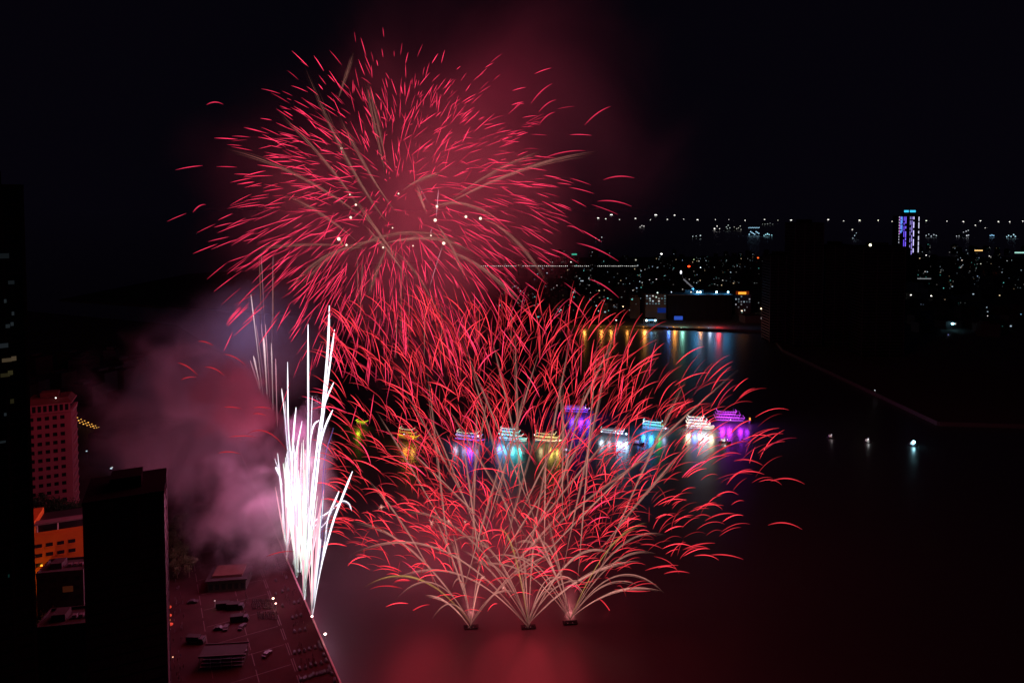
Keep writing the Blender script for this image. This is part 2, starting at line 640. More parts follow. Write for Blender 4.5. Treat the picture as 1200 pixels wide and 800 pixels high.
# dark glass tower cut by the frame edge
t, W, H, D = block('glass_tower', -60, 27, 221, 190, 26, R(37), 'tall black glass tower with a few faint lit rooms', M['dark_metal'])
rnd = random.Random(3)
for (px, py, col, st, ww, hh) in ((4, 402, COOL, .10, 3, 1.2), (8, 419, WARM, .30, 3.2, 1.0), (16, 418, WARM, .35, 1.6, 1.2), (6, 436, YEL, .10, 3, 1.0),
                          (12, 434, YEL, .15, 1.6, 1.2), (14, 378, COOL, .12, 1, 1), (9, 380, COOL, .1, 1.4, 1), (15, 366, COOL, .12, .8, 1), (6, 351, COOL, .12, .8, 1),
                          (5, 299, COOL, .05, 3, 1.4), (14, 467, YEL, .08, 1.2, 1.2), (6, 481, COOL, .12, .8, .8), (3, 512, COOL, .08, 2, .6), (10, 666, TEAL, .1, .5, .8),
                          (13, 330, COOL, .06, 2, 1)):
    p = at(px, py, 190)
    st *= .16
    loc = Matrix.Rotation(-R(37), 3, 'Z') @ (p - Vector((t.location.x, t.location.y, QZ)))
    if loc.x < W / 2 - .5:
        lit(t, min(loc.x, W / 2 - 1), -D / 2 - .2, loc.z, ww * .7, hh, lampmat(col, st))
# the big unlit slab in front of the plaza
t, W, H, D = block('slab_block', 96, 192, 578, 225, 22, R(25), 'big unlit dark slab building standing before the plaza street', M['dark_metal'], roof='unlit')
# a narrow block behind it
block('corner_block', 100, 150, 602, 330, 18, R(28), 'unlit low block behind the dark slab building', M['city_wall'], fins=False)

# unlit high-rises on the far side
for (x0, x1, yt, Y, dp, lb) in ((932, 966, 262, 880, 34, 'tallest of the unlit high-rises across the river'),
                                (903, 931, 300, 905, 30, 'unlit high-rise adjoining the tallest dark one, river side'),
                                (968, 1001, 288, 890, 30, 'unlit high-rise adjoining the tallest dark one, inland side'),
                                (1012, 1062, 290, 820, 36, 'broad unlit high-rise with one pale roof lamp, below the blue lit towers')):
    t, W, H, D = block('high_rise', x0, x1, yt, Y, dp, 0, lb, M['dark_metal'], glass='unlit', roof='unlit')
    if x0 == 1012:
        MB().ball((-W / 2 + 8, -D / 2, H + 3), 1.5).build('roof_lamp', lampmat((1, 1, .6), 4), t)
        MB().tube([(-W / 2 + 8, -D / 2, H + 1), (-W / 2 + 8, -D / 2, H + 2)], .4).build('lamp_post', M['metal'], t)


# the blue lit twin towers
def twin():
    Y = 1700.0
    s = Y / F_PX
    p = at(1066, 250, Y)
    t = empty('twin_tower', (p.x, Y + 15, QZ), 0, 'twin tower with blue light strips and cyan roof signs', 'building')
    H = p.z - QZ
    for (x0, x1, dz) in ((-12 * s, -3.5 * s, -3 * s), (-2.5 * s, 8 * s, 0), (8.6 * s, 12.5 * s, -3 * s)):
        b = MB().box(x0, x1, -14, 14, 0, H + dz)
        for i in range(1, int((H + dz) // 4)):
            b.box(x0 - .3, x1 + .3, -14.3, 14.3, i * 4, i * 4 + .5)
        b.build('tower_body', M['dark_metal'], t)
    rnd = random.Random(8)
    strips = ((-11, PURP, .5, .9), (-9.6, BLUE, 1.6, 1.0), (-8.3, BLUE, 1.3, .7), (-6, (.16, .08, 1), 1.1, 1), (-4, (.2, .12, 1), 1.3, 1), (1.2, (.45, .4, 1), .8, .6), (3.2, (.4, .3, 1), .8, 1), (5.3, (.6, .55, 1), 1.5, 1), (11.3, (.75, .75, 1), 1.0, 1))
    for (dx, col, st, wd) in strips:
        z = H - 4 * s
        zend = H - 46 * s if dx > 2 else H - 40 * s
        if dx < -8:
            zend = H - 22 * s
        while z > zend:
            ln = rnd.choice((3, 5, 7, 8)) * s
            b = MB().box(dx * s - .45 * s * wd, dx * s + .45 * s * wd, -14.6, -14.35, z - ln, z)
            b.build('light_strip', lampmat(col, st), t)
            z -= ln + rnd.choice((.8, 1.5, 3)) * s
    for i in range(10):
        z = H - (5 + i * 3.3) * s
        MB().box(-12.2 * s, -11.5 * s, -14.9, -14.65, z, z + 1.2 * s).build('window', lampmat((.8, .8, 1), .9), t)
    for (a0, a1) in ((-6.4, -1.2), (0.3, 6.9)):
        MB().box(a0 * s, a1 * s, -15.4, -14.8, H + 1.2 * s, H + 3.6 * s).build('roof_sign', lampmat((.05, .62, 1), 1.1), t)
        MB().box(a0 * s, a1 * s, -14.7, -13, H, H + 1.1 * s).build('sign_frame', M['dark_metal'], t)


twin()


# the floodlit waterfront hall with a crane
def hall():
    Y = 1100.0
    s = Y / F_PX
    p0, p1 = at(783, 346, Y), at(858, 346, Y)
    t = empty('waterfront_hall', ((p0.x + p1.x) / 2, Y + 30, QZ), 0, 'wide dark waterfront hall with bluish floodlights along its roof edge', 'building')
    W, H = p1.x - p0.x, p0.z - QZ
    b = MB()
    lbox(b, W, 60, 0, H, 0)
    for i in range(14):
        x = -W / 2 + (i + .5) * W / 14
        b.box(x - .5, x + .5, -30.7, -29.9, 0, H, 0)
    b.build('wall', M['unlit'], t)
    b = MB()
    lbox(b, W + 1, 61, H, H + 1.2)
    rf = b.build('roof', M['city_pale'], t)
    b = MB().box(-W * .18, W * .12, -6, 6, H + 1.2, H + 6)
    b.build('plant_room', M['city_pale'], rf)
    for (px, st, col) in ((787, 1.6, COOL), (810, 2, WHITE_), (817.5, 9, (.5, .9, 1)), (821, 9, (.5, .9, 1)), (840, 14, (.5, .95, 1)), (853.5, 10, (.35, .75, 1))):
        x = at(px, 341, Y).x - t.location.x
        b = MB().ball((x, -29, H + 5.2), .85 if st < 5 else 1.45)
        o = b.build('floodlight', lampmat(col, st), t)
        MB().tube([(x, -29, H + 1.2), (x, -29, H + 4.4)], .25).build('pole', M['metal'], o)
        if st > 5:
            l_ = bpy.data.lights.new('floodlight_beam', 'POINT')
            l_.energy = 9000
            l_.color = (.06, .45, 1)
            l_.shadow_soft_size = 1.0
            lo = bpy.data.objects.new('floodlight_beam', l_)
            C.objects.link(lo)
            lo.parent = o
            lo.location = (x, -24, H + 5.5)
    # its lit side hall and pavilion are things of their own
    p0, p1 = at(757, 345, Y), at(782, 345, Y)
    t2 = empty('side_hall', ((p0.x + p1.x) / 2, Y + 25, QZ), 0, 'pale lit side hall with a blue lower front beside the dark waterfront hall', 'building')
    W, H = p1.x - p0.x - .5, p0.z - QZ
    b = MB()
    lbox(b, W, 40, 0, H)
    b.build('wall', M['city_pale'], t2)
    rnd = random.Random(4)
    for r_ in range(4):
        for k in range(7):
            x = -W / 2 + (k + .5) * W / 7
            if rnd.random() < .65:
                lit(t2, x, -20, H - 3 - r_ * 4.2, 2.6, 1.8, lampmat(rnd.choice((COOL, WHITE_, (.4, .7, .8))), rnd.choice((.1, .25, .7))))
    lit(t2, W * .28, -20.1, H * .45 - 4, W * .4, 8, lampmat((.03, .12, 1), .12), name='blue_screen')
    for i, (px, py, st) in enumerate(((770.5, 343, 3), (769, 348, 1.2), (762, 352, .5))):
        q_ = at(px, py, Y + 4)
        MB().ball((q_.x - t2.location.x, -21, q_.z - QZ), 1.0).build('lamp', lampmat((.75, 1, .85), st), t2)
    # crane
    q0, q1, q2 = at(798, 319, Y + 20), at(801, 327, Y + 20), at(812, 337, Y + 20)
    t3 = empty('tower_crane', (q2.x, Y + 20, 28), 0, 'pale crane jib leaning up over the waterfront hall', 'crane')
    L = lambda v: v - Vector((q2.x, Y + 20, 28))
    MB().tube([(0, 0, -28 + QZ), L(q2)], 1.0, 4).build('mast', M['metal'], t3)
    MB().tube([L(q2), L(q1)], 1.1, 4).build('jib', glow('jib_light', (.6, .6, .7), .22), t3)  # the jib's lit look is a faint glow put into its material
    MB().box(-1.6, 1.6, -1.6, 1.6, L(q2).z - 3, L(q2).z - .5).build('cab', M['metal'], t3)
    MB().tube([L(q1), L(q0)], .35, 4).build('cable', M['metal'], t3)
    MB().ball(L(q0), 1.9, sq=(.8, .8, 1.5)).build('lamp', lampmat((.9, .9, 1), 2.2), t3)


hall()


def pavilion():
    p = gnd(762, 379, QZ)
    s = p.y / F_PX
    t = empty('lit_pavilion', p, 0, 'small waterfront pavilion with two brilliant bluish white lamps', 'pavilion')
    W = 15 * s
    b = MB()
    for x in (-W / 2, -W / 6, W / 6, W / 2 - 1):
        b.box(x, x + 1, -6, -5, 0, 7)
        b.box(x, x + 1, 5, 6, 0, 7)
    b.build('column', M['city_pale'], t)
    MB().box(-W / 2 - 1, W / 2 + 1, -7, 7, 7, 8.2).build('roof', M['city_pale'], t)
    for x, st in ((-W * .36, 12), (W * .32, 9)):
        MB().ball((x, -6.5, 6), 1.4).build('lamp', lampmat((.5, .9, 1), st), t)
    MB().box(-W * .28, W * .25, -6.6, -6.3, 5.8, 6.8).build('light_strip', lampmat((.3, .7, 1), 1.6), t)
    l_ = bpy.data.lights.new('pavilion_light', 'POINT')
    l_.energy = 2500
    l_.color = (.15, .5, 1)
    l_.shadow_soft_size = 1
    o = bpy.data.objects.new('pavilion_light', l_)
    C.objects.link(o)
    o.parent = t
    o.location = (0, -9, 5)


pavilion()


def hotel():
    Y = 1150.0
    p0, p1 = at(861, 345, Y), at(880, 345, Y)
    t = empty('sign_building', ((p0.x + p1.x) / 2, Y + 10, QZ), 0, 'pale block with a glowing orange roof sign beside the waterfront hall', 'building')
    W, H = p1.x - p0.x, p0.z - QZ
    MB().box(-W / 2, W / 2, -10, 10, 0, H).build('wall', M['city_pale'], t)
    MB().box(-W * .28, W * .2, -10.6, -10.1, H + .4, H + 4.2).build('roof_sign', lampmat((1, .33, .03), 1.6), t)
    MB().box(-W * .42, W * .38, -10.05, -9.4, H + .003, H + 5.4).build('sign_board', glow('sign_board', (1, .12, .01), .12), t)
    rnd = random.Random(2)
    for r_ in range(5):
        for k in range(6):
            if rnd.random() < .6:
                lit(t, -W / 2 + (k + .5) * W / 6, -10, H - 3.4 - r_ * 4.5, 2.2, 2.2, lampmat(rnd.choice((COOL, (.7, .7, .8))), rnd.choice((.1, .2, .4))))


hotel()


# ------------------------------------------------------------------ city blocks across the river
def city_protos():
    out = []
    rnd = random.Random(77)
    for (W, D, H, st) in ((18, 16, 14, 0), (12, 16, 22, 1), (24, 18, 18, 2), (16, 16, 34, 1), (30, 20, 11, 0), (14, 14, 27, 2)):
        b = MB()
        lbox(b, W, D, 0, H)
        for i in range(1, int(H // 3.5)):
            lbox(b, W + .5, D + .5, i * 3.5, i * 3.5 + .35)
        if st == 1:
            lbox(b, W * .6, D * .6, H + .8, H + 4)
        elif st == 2:
            b.box(-W * .4, 0, -D * .3, D * .3, H + .8, H + 3.2)
        for (x0, x1, y0, y1) in ((-W / 2, W / 2, -D / 2, -D / 2 + .4), (-W / 2, W / 2, D / 2 - .4, D / 2),
                                 (-W / 2, -W / 2 + .4, -D / 2 + .4, D / 2 - .4), (W / 2 - .4, W / 2, -D / 2 + .4, D / 2 - .4)):
            b.box(x0, x1, y0, y1, H + .004, H + .9)
        out.append((W, D, H, b.mesh('city_house', rnd.choice((M['city_wall'], M['city_pale'])))))
    return out


WM = {}


def wmesh(w_, h_, mt):
    k = (w_, h_, mt.name)
    if k not in WM:
        WM[k] = MB().box(-w_ / 2, w_ / 2, -.3, .1, -h_ / 2, h_ / 2).mesh('window', mt)
    return WM[k]


protos = city_protos()
rnd = random.Random(21)
zones = [  # x0, x1, y0, y1, houses, chance of light
    (585, 760, 318, 374, 74, .9), (760, 905, 308, 340, 50, .95), (865, 905, 345, 378, 8, .6), (640, 900, 301, 320, 40, .9),
    (1064, 1205, 292, 345, 70, .85), (1000, 1012, 300, 345, 4, .6), (1064, 1205, 345, 400, 26, .25)]
taken = []
for (x0, x1, y0, y1, n, lightp) in zones:
    for i in range(n):
        for tr in range(8):
            g = gnd(rnd.uniform(x0, x1), rnd.uniform(y0, y1), QZ)
            if all((g - q_).length > 26 for q_ in taken):
                break
        taken.append(g)
        W, D, H, me = rnd.choice(protos)
        if y0 > 340 and H > 20:
            W, D, H, me = protos[0]
        o = bpy.data.objects.new('city_house', me)
        C.objects.link(o)
        o.location = g
        o.rotation_euler = (0, 0, rnd.uniform(-.3, .3))
        tag(o, 'one of the small dim city blocks in the night skyline across the river', 'building', 'city blocks across the river')
        if rnd.random() < lightp:
            for k in range(rnd.choice((1, 2, 3, 4, 6))):
                near = g.y < 1500
                ww, hh = rnd.choice(((1.6, 1.4), (2.4, 1.6), (1.4, 2.2)))
                col = rnd.choice((COOL, COOL, WHITE_, WARM, (.7, .8, .8), TEAL, (.5, .7, 1)))
                st = rnd.choice((.03, .05, .08, .14, .25, .7))
                wi = bpy.data.objects.new('window', wmesh(ww, hh, lampmat(col, st)))
                C.objects.link(wi)
                wi.parent = o
                wi.location = (rnd.uniform(-W / 2 + 1, W / 2 - 1), -D / 2 - .35, rnd.uniform(H * .3, H - 1))

# ------------------------------------------------------------------ street lamps
def lamp_proto(name, h, r_, mt, label, cat, group):
    t = empty(name, (0, 0, 0), 0, label, cat, group)
    b = MB().tube([(0, 0, 0), (0, 0, h * .96)], [h * .018 + .04, h * .01 + .03], 5)
    b.tube([(0, 0, h * .95), (0, -r_ * .9, h)], .05 + h * .006, 4)
    b.build('pole', M['metal'], t)
    MB().ball((0, -r_ * .9, h), r_, 7, 5, sq=(1.1, 1, .7)).build('lamp_head', mt, t)
    return t, [(c, []) for c in kids(t)]


LP = {}


def put_lamp(px, py, col, st, r_, label=None, h=8.0, group='street lamps across the river', name='street_lamp', cat='street lamp', Z=QZ, head_at=True):
    key = (name, col, st, r_, h)
    g = gnd(px, py, Z + h) if head_at else gnd(px, py, Z)
    loc = Vector((g.x, g.y, Z))
    lb = label or 'one of the small bright street lamps dotted over the dark city across the river'
    if key not in LP:
        t, tr = lamp_proto(name, h, r_, lampmat(col, st), lb, cat, None if label else group)
        t.location = loc
        LP[key] = (t, tr)
        return t
    t, tr = LP[key]
    o = dup(t, loc, 0, 1, lb, None, tr)
    if label:
        if 'group' in o:
            del o['group']
    else:
        o['group'] = group
    return o


# those the photo shows clearly
for (px, py, col, st, r_, lb) in (
    (775, 297.5, WHITE_, 5, 3.2, 'bright white lamp on the far shore of the city, alone above the crane'),
    (712, 349.5, TEAL, 3, 1.3, 'first of a close pair of greenish white lamps across the river'),
    (715.5, 349.5, (.7, 1, .9), 3.5, 1.4, 'second of a close pair of greenish white lamps across the river'),
    (740, 341, WHITE_, 2, 1.3, None), (692, 343, WHITE_, 1.5, 1.2, None), (729, 352, WARM, 2, 1.2, None), (730, 359, WARM, 3, 1.1, None), (732, 363, WARM, 2, 1, None),
    (681, 350, (.8, .9, .85), .8, 2.4, None), (684, 352, (.8, .9, .85), .7, 2.0, None), (699, 358, COOL, .9, 1.6, None), (667, 358, COOL, .7, 1.6, None),
    (657, 363, WHITE_, 1.2, 1.3, None), (703, 357, COOL, .8, 1.3, None), (722, 375, WHITE_, 3, 1.0, None), (762, 365, WHITE_, 2, 1.0, None), (771, 344, COOL, 2, 1.2, None),
    (869, 364, (1, .7, .5), 2.5, 1.3, None), (892, 361.5, (1, .75, .5), 5, 1.4, 'warm lamp standing apart past the orange roof sign'),
    (821, 313.5, COOL, 4, 1.8, None), (925, 297.5, WHITE_, 4, 2.0, None), (817, 303, (.7, .9, .5), 1.5, 1.7, None), (819, 306, WHITE_, 1, 1.5, None), (813, 304, (.7, .9, .5), 1.2, 1.6, None),
    (669, 307, WHITE_, 1.8, 2.0, None), (745, 304.5, (.9, .9, .7), 1, 2.4, None), (741, 304.5, (.9, .9, .7), .9, 2.0, None), (719, 319, WHITE_, 1.4, 1.6, None), (761, 328, WHITE_, 1.2, 1.4, None), (769, 327, WHITE_, 1.2, 1.4, None),
    (751, 322, WHITE_, 1.6, 1.3, None), (856, 319, COOL, .8, 1.4, None), (870, 302, WHITE_, 1.3, 1.9, None), (854, 301, WHITE_, .9, 1.7, None), (896, 311.5, WHITE_, 1.0, 1.8, None), (895, 318, (.8, .9, .7), .9, 1.7, None),
    (1134, 328, (.9, 1, 1), 6, 1.7, 'brightest white lamp in the dark district beyond the river'), (1126, 298, (1, .6, .3), 2.5, 2, None), (1172, 330, WHITE_, 2.5, 1.5, None), (1183, 330, WHITE_, 1.3, 1.4, None),
    (1113, 337, WHITE_, 3, 1.3, None), (1091, 346.5, WHITE_, 3.5, 1.3, None), (1067, 345.5, WHITE_, 2.6, 1.4, None), (1085, 299, WHITE_, 2, 2, None), (1093, 300, WHITE_, 1.5, 1.7, None), (1081, 293, (.8, .9, .7), 1.2, 2, None),
    (1136, 318, WHITE_, 1.3, 1.6, None), (1142, 320, (1, .8, .5), 1.3, 1.5, None), (1127, 305, (1, .8, .6), 1.2, 1.6, None), (1127, 309, (.9, .9, .9), 1, 1.6, None), (1116, 311, (.9, .9, .9), .9, 2.2, None),
    (1149, 309, (.9, .9, .7), .9, 1.8, None), (1159, 300, WHITE_, 1.5, 1.7, None), (1129, 340, WHITE_, 1.2, 1.2, None), (1165, 341, (1, .9, .5), 1.4, 1.2, None), (1179, 338, WHITE_, 1.4, 1.3, None), (1171, 346, (1, .8, .4), 1.2, 1.2, None),
    (1002, 298, WHITE_, 1.2, 2, None), (1002, 307, WHITE_, 1.4, 1.8, None), (1007, 316, WHITE_, 1, 1.6, None), (1001, 328, COOL, .6, 2, None), (968, 309, WHITE_, .7, 1.6, None), (977, 300, COOL, .5, 1.6, None),
    (1071, 354, WARM, 1.6, .9, None), (1078, 352, WARM, 1.4, .9, None), (1098, 355, WHITE_, 1.8, 1.0, None), (1098, 359, WHITE_, 1.2, .9, None), (1107, 351, WARM, 1, .8, None), (1122, 355, (1, .4, .2), .8, .9, None),
    (1156, 360, COOL, .7, .9, None), (1157, 365, COOL, .7, .9, None), (1157, 370, WHITE_, 1, .8, None), (1195, 364, (.3, .7, 1), 1.2, .9, None), (1192, 364, (.3, .7, 1), .8, .7, None), (1196, 368, (.3, .7, 1), .8, .8, None)):
    put_lamp(px, py, col, st, r_, lb)
for i in range(44):
    z = rnd.random()
    if z < .42:
        px, py = rnd.uniform(640, 905), rnd.uniform(303, 345)
    elif z < .55:
        px, py = rnd.uniform(640, 750), rnd.uniform(345, 378)
    else:
        px, py = rnd.uniform(1065, 1200), rnd.uniform(292, 350)
    put_lamp(px, py, rnd.choice((WHITE_, COOL, WARM)), rnd.choice((.4, .7, 1.2)), rnd.choice((1.0, 1.5)))
# beacons and big lamps with a glare of their own
put_lamp(807, 312, (1, .045, .01), 5, 3.6, 'big red beacon lamp above the crane across the river', h=14)
put_lamp(888, 302, (1, .12, .02), 2.2, 3.0, 'dim orange red lamp high in the city across the river', h=14)
put_lamp(1159, 314, (1, .11, .05), 4.5, 3.0, 'brilliant red orange lamp in the district past the twin tower', h=12)
put_lamp(1115.5, 379, (.35, .8, 1), 9, 2.0, 'brilliant bluish lamp alone on the dark inland bank', h=9)
put_lamp(1111, 392, (.5, .4, 1), 1.4, .6, 'small violet lamp just below the brilliant bluish lamp', h=5)
put_lamp(1003, 364, (1, .05, .12), .8, 1.3, 'faint crimson lamp in front of the unlit high-rises', h=9)
put_lamp(1025, 457, (.7, .7, .75), 1.5, .5, 'pale lamp standing on the embankment wall across the river', h=4)
for i, (px, st) in enumerate(((684, .8), (704, .8), (715, 1), (734, .6), (754, 1.6), (789, 1.6), (819, .7))):
    o = put_lamp(px, 383, ORG, st, .7, None, 5)
    o['label'] = 'low orange promenade lamp on the far shore whose light streaks the river'
    o['group'] = 'orange promenade lamps on the far shore'
LAMP_LIGHTS = [(684, ORG, 1), (704, ORG, 1), (715, ORG, .9), (734, ORG, .5), (754, ORG, 2), (789, ORG, 2.2), (819, ORG, .8), (798, (.35, 1, .75), 1.6), (782, BLUE, 1), (840, (1, .03, .03), 2.6), (830, (.4, .5, .7), 1)]
for (px, col, k) in LAMP_LIGHTS:
    g = gnd(px, 384, 0)
    if col is not ORG:
        o = put_lamp(px, 384, col, .9, .6, 'small coloured lamp among the orange promenade lamps on the far shore', 4)
        o['group'] = 'orange promenade lamps on the far shore'
    l_ = bpy.data.lights.new('promenade_light', 'POINT')
    l_.energy = 6500 * k
    l_.color = col
    l_.shadow_soft_size = 1.3
    o = bpy.data.objects.new('promenade_light', l_)
    C.objects.link(o)
    o.location = (g.x, g.y - 10, 9)


# signs as things on roofs
def sign(px0, px1, py, Y, col, st, label, h=3.0):
    p0, p1 = at(px0, py, Y), at(px1, py, Y)
    W = p1.x - p0.x
    t = empty('illuminated_sign', ((p0.x + p1.x) / 2, Y, QZ), 0, label, 'sign')
    z = p0.z - QZ
    MB().box(-W / 2, W / 2, -.4, 0, z - h / 2, z + h / 2).build('sign_panel', lampmat(col, st), t)
    b = MB()
    for x in (-W * .35, W * .35):
        b.tube([(x, .6, 0), (x, .6, z)], .35, 4)
    b.build('support', M['dark_metal'], t)


sign(1142, 1151.5, 293.5, 1900, (1, .6, .2), 1.3, 'warm orange lit sign beyond the twin tower')
sign(1189, 1201, 296, 1850, (.5, 1, .85), .8, 'row of greenish lit letters at the frame edge', 3.5)
sign(670, 676, 298, 2300, (.05, .6, .4), .7, 'small green lit sign behind the bridge lights', 5)
sign(790, 800, 372.5, 1085, (.05, .15, .9), .5, 'small blue lit board at the foot of the waterfront hall', 6)
sign(1075, 1091, 326.5, 1500, (.7, .75, .8), .35, 'long dim dotted sign at the foot of the twin tower', 1.6)


# the bridge with its string of lights
def bridge():
    Y = 1900.0
    p0, p1 = at(560, 311.5, Y), at(747, 311.5, Y)
    t = empty('bridge', (p1.x, Y, 0), 0, 'long low bridge drawn by an even string of white lamps', 'bridge')
    L_ = p1.x - p0.x
    z = p0.z - 4
    MB().box(-L_, 0, -6, 6, z - 1.5, z).build('deck', M['city_pale'], t)
    for k in range(9):
        MB().box(-L_ * k / 8 - 1.5, -L_ * k / 8 + 1.5, -4, 4, -4, z - 1.5).build('pier', M['city_pale'], t)
    me = MB().ball((0, 0, 0), .95, 6, 4).mesh('lamp', lampmat((.85, .85, .8), 1.5))
    n = 84
    for k in range(n):
        o = bpy.data.objects.new('lamp', me)
        C.objects.link(o)
        o.parent = t
        o.location = (-L_ * k / n, -6, z + 4)
        s_ = 0.75 + .5 * ((k * 37) % 7) / 7
        o.scale = (s_, s_, s_)


bridge()


# ------------------------------------------------------------------ ships in the bay and fishing boats on the horizon
def hull_mesh(b, L_, W, h, m=0, bow=.28, z0=-.4, flare=1.12):
    """a hull pointing along +X"""
    secs = 9
    vs = []
    for i in range(secs):
        u = i / (secs - 1)
        x = -L_ / 2 + u * L_
        wdt = W / 2 * (1 - max(0, (u - (1 - bow)) / bow) ** 2 * .94) * (.82 + .18 * min(1, u / .15))
        hh = h * (1 + .35 * max(0, (u - .6) / .4) ** 2)
        xt = x + (L_ * .03 if i == secs - 1 else 0)
        vs += [(x, -wdt * .72, z0), (xt, -wdt * flare, hh), (xt, wdt * flare, hh), (x, wdt * .72, z0)]
    fs = []
    for i in range(secs - 1):
        a = i * 4
        for j in range(3):
            fs.append((a + j, a + 4 + j, a + 5 + j, a + 1 + j))
        fs.append((a + 3, a + 7, a + 4, a))
    fs += [(0, 1, 2, 3), tuple((secs - 1) * 4 + k for k in (3, 2, 1, 0))]
    b.add(vs, fs, m=m)


def ship(px, py, wpx, lamps, label, col, st, rz=0):
    g = gnd(px, py)
    s = g.y / F_PX
    L_ = wpx * s
    t = empty('ship', g, rz, label, 'ship')
    b = MB()
    hull_mesh(b, L_, L_ * .18, L_ * .07)
    b.build('hull', M['hull'], t)
    b = MB().box(-L_ * .42, -L_ * .1, -L_ * .06, L_ * .06, L_ * .07, L_ * .2)
    b.box(-L_ * .36, -L_ * .16, -L_ * .045, L_ * .045, L_ * .2, L_ * .27)
    b.build('superstructure', M['city_pale'], t)
    MB().tube([(L_ * .2, 0, L_ * .07), (L_ * .2, 0, L_ * .26)], L_ * .008, 4).build('mast', M['metal'], t)
    for (dx, dy, k) in lamps:
        MB().ball((dx * s, -L_ * .09, max(L_ * .09, -dy * s)), .62 * s * k, 6, 4).build('lamp', lampmat(col, st), t)
    return t


SH = [
    (702, 282, 10, ((-4, -3, .7), (0, -1, .6), (3, -4, .9)), 'small anchored ship with pale lamps, first behind the red burst', (.85, .9, 1), .8),
    (752, 267, 8, ((-2, -1, .8), (0, -2.5, .9), (2.5, -2, 1)), 'tiny white lit ship near the horizon under the fishing boats', WHITE_, .9),
    (815.5, 279, 12, ((-4, -2, .7), (0, -2.5, .7), (5, -3, 1.1)), 'small ship with three lamps anchored before the bright cluster', (.8, .95, 1), 1.0),
    (840, 270, 10, ((-3, -2, 1.5), (0, -5, 1), (3, -2, .8)), 'ship with one strong white stern lamp in the bay', WHITE_, 1.3),
    (853, 270, 8, ((-2, -4, .9), (0, -6, 1), (2, -3, .9), (-1, -2, .8)), 'narrow ship with stacked pale lamps in the bay', (.7, .85, .8), .7),
    (864, 270, 12, ((-4, -4, .8), (-1, -2, .9), (1, -3, .8), (3, -5, 1), (4, -1, .8)), 'ship with five dim warm lamps between two others in the bay', (.75, .75, .65), .6),
    (883.5, 276, 15, tuple((-6.5 + k * 1.35, -9 - (k % 2) * .4, .8) for k in range(10)) + tuple((-6 + k * 1.6, -1.5 - (k * 7 % 4), 1.1) for k in range(8)), 'largest ship in the bay, two rows of bluish lamps', (.4, .75, 1), 1.1),
    (899, 277, 11, ((-4, -1, .8), (-2, -2, 1), (0, -3, 1.2), (2, -2, 1), (5, -1.5, .8)), 'low ship blazing bluish white beside the largest one', (.4, .85, 1), 1.4),
    (899, 264, 14, ((-6, 0, .5), (-3, -1, .6), (0, -1.5, .7), (3, -2.5, .6), (6, 0, .5)), 'faint ship behind the blazing low one', (.75, .85, .8), .6),
    (1001, 280, 9, ((-2, -1, .8), (0, -4, .9), (2, -7, .7)), 'small ship seen past the unlit high-rises', COOL, .8),
    (1090.5, 278, 14, ((-6, -2, .9), (-3, -3.5, .8), (0, -1, 1), (3, -3, .9), (6, -2, .9)), 'wide ship with white lamps next to the twin tower', (.75, .88, 1), .9),
    (1128, 278, 16, ((-8, -1, .8), (-5, -1.5, .7), (0, -6, .7), (3, -7, .9), (4, -2, 1.2), (6, -2.5, .9), (5.5, -8, .8)), 'ship with lamps rising to its mast, in the bay', (.85, .9, 1), .9),
    (1162, 278, 7, ((-2, -2, 1), (0, -2.5, 1.2), (2, -2, 1)), 'short ship with blue lamps in the bay', (.3, .65, 1), 1.2),
    (1184, 279, 12, ((-5, -1.5, .8), (-3, -3, 1), (0, -2, .9), (3, -4, 1.1), (5, -2, 1)), 'ship with cyan and white lamps near the frame edge', (.5, .85, 1), 1.3)]
for s_ in SH:
    ship(*s_)


def fishing_boats():
    Y0 = 12500.0
    t0 = empty('fishing_boat', (0, 0, 0), 0, 'one of the evenly spaced fishing boats lit white on the horizon', 'boat', 'fishing boats on the horizon')
    b = MB()
    hull_mesh(b, 26, 7, 3)
    b.build('hull', M['hull'], t0)
    MB().box(-8, 0, -2.5, 2.5, 3, 7).build('wheelhouse', M['city_pale'], t0)
    MB().box(-11, 11, -.6, .6, 10, 17).build('lamp_row', lampmat((.9, .88, .8), 3.0), t0)
    b = MB()
    for x in (-10, 0, 10):
        b.tube([(x, 0, 2), (x, 0, 10)], .25, 4)
    b.build('lamp_frame', M['metal'], t0)
    tree = [(c, []) for c in kids(t0)]
    xs = [708, 726, 744, 762, 781, 799.5, 818, 837, 856, 875, 894, 913, 929, 969, 988, 1007, 1028, 1047, 1087.5, 1109, 1131, 1151, 1171, 1185, 1199]
    first = True
    for i, px in enumerate(xs):
        px += rnd.uniform(-2.2, 2.2)
        py = 256.5 + (px - 708) * .0067 + .6 * math.sin(i * 2.3)
        g = gnd(px, py + .8)
        sc_ = rnd.choice((.5, .65, .8, .9, 1.2))
        if first:
            t0.location = g
            first = False
        else:
            dup(t0, g, 0, sc_, tree=tree)
    for (px, py, k, lb, col) in ((701, 255.5, 1.6, 'fishing boat with a larger white lamp, first of the horizon row', None), (716.5, 252, 2.0, 'big yellow lit fishing boat out beyond the horizon row', 1),
                            (768.5, 252.3, 2.1, 'second big yellow white fishing boat beyond the horizon row', 1), (790.5, 251, 1.3, 'small white lit boat farthest out on the horizon', None),
                            (998.8, 268.5, 1.0, 'white boat lamp over the ship past the unlit high-rises', None), (838.8, 268, .8, 'bright boat lamp beside the white stern lamp ship', None),
                            (1143, 263.5, 1.0, 'lone pale boat below the horizon row', None), (1154.5, 266.5, .7, 'smallest pale boat under the horizon row', None)):
        g = at(px, py, 12500)
        Z = 13.5
        g = gnd(px, max(py, 252.0) + 1.2)
        o = dup(t0, g, 0, k * g.y / 14000, label=lb, tree=tree)
        del o['group']


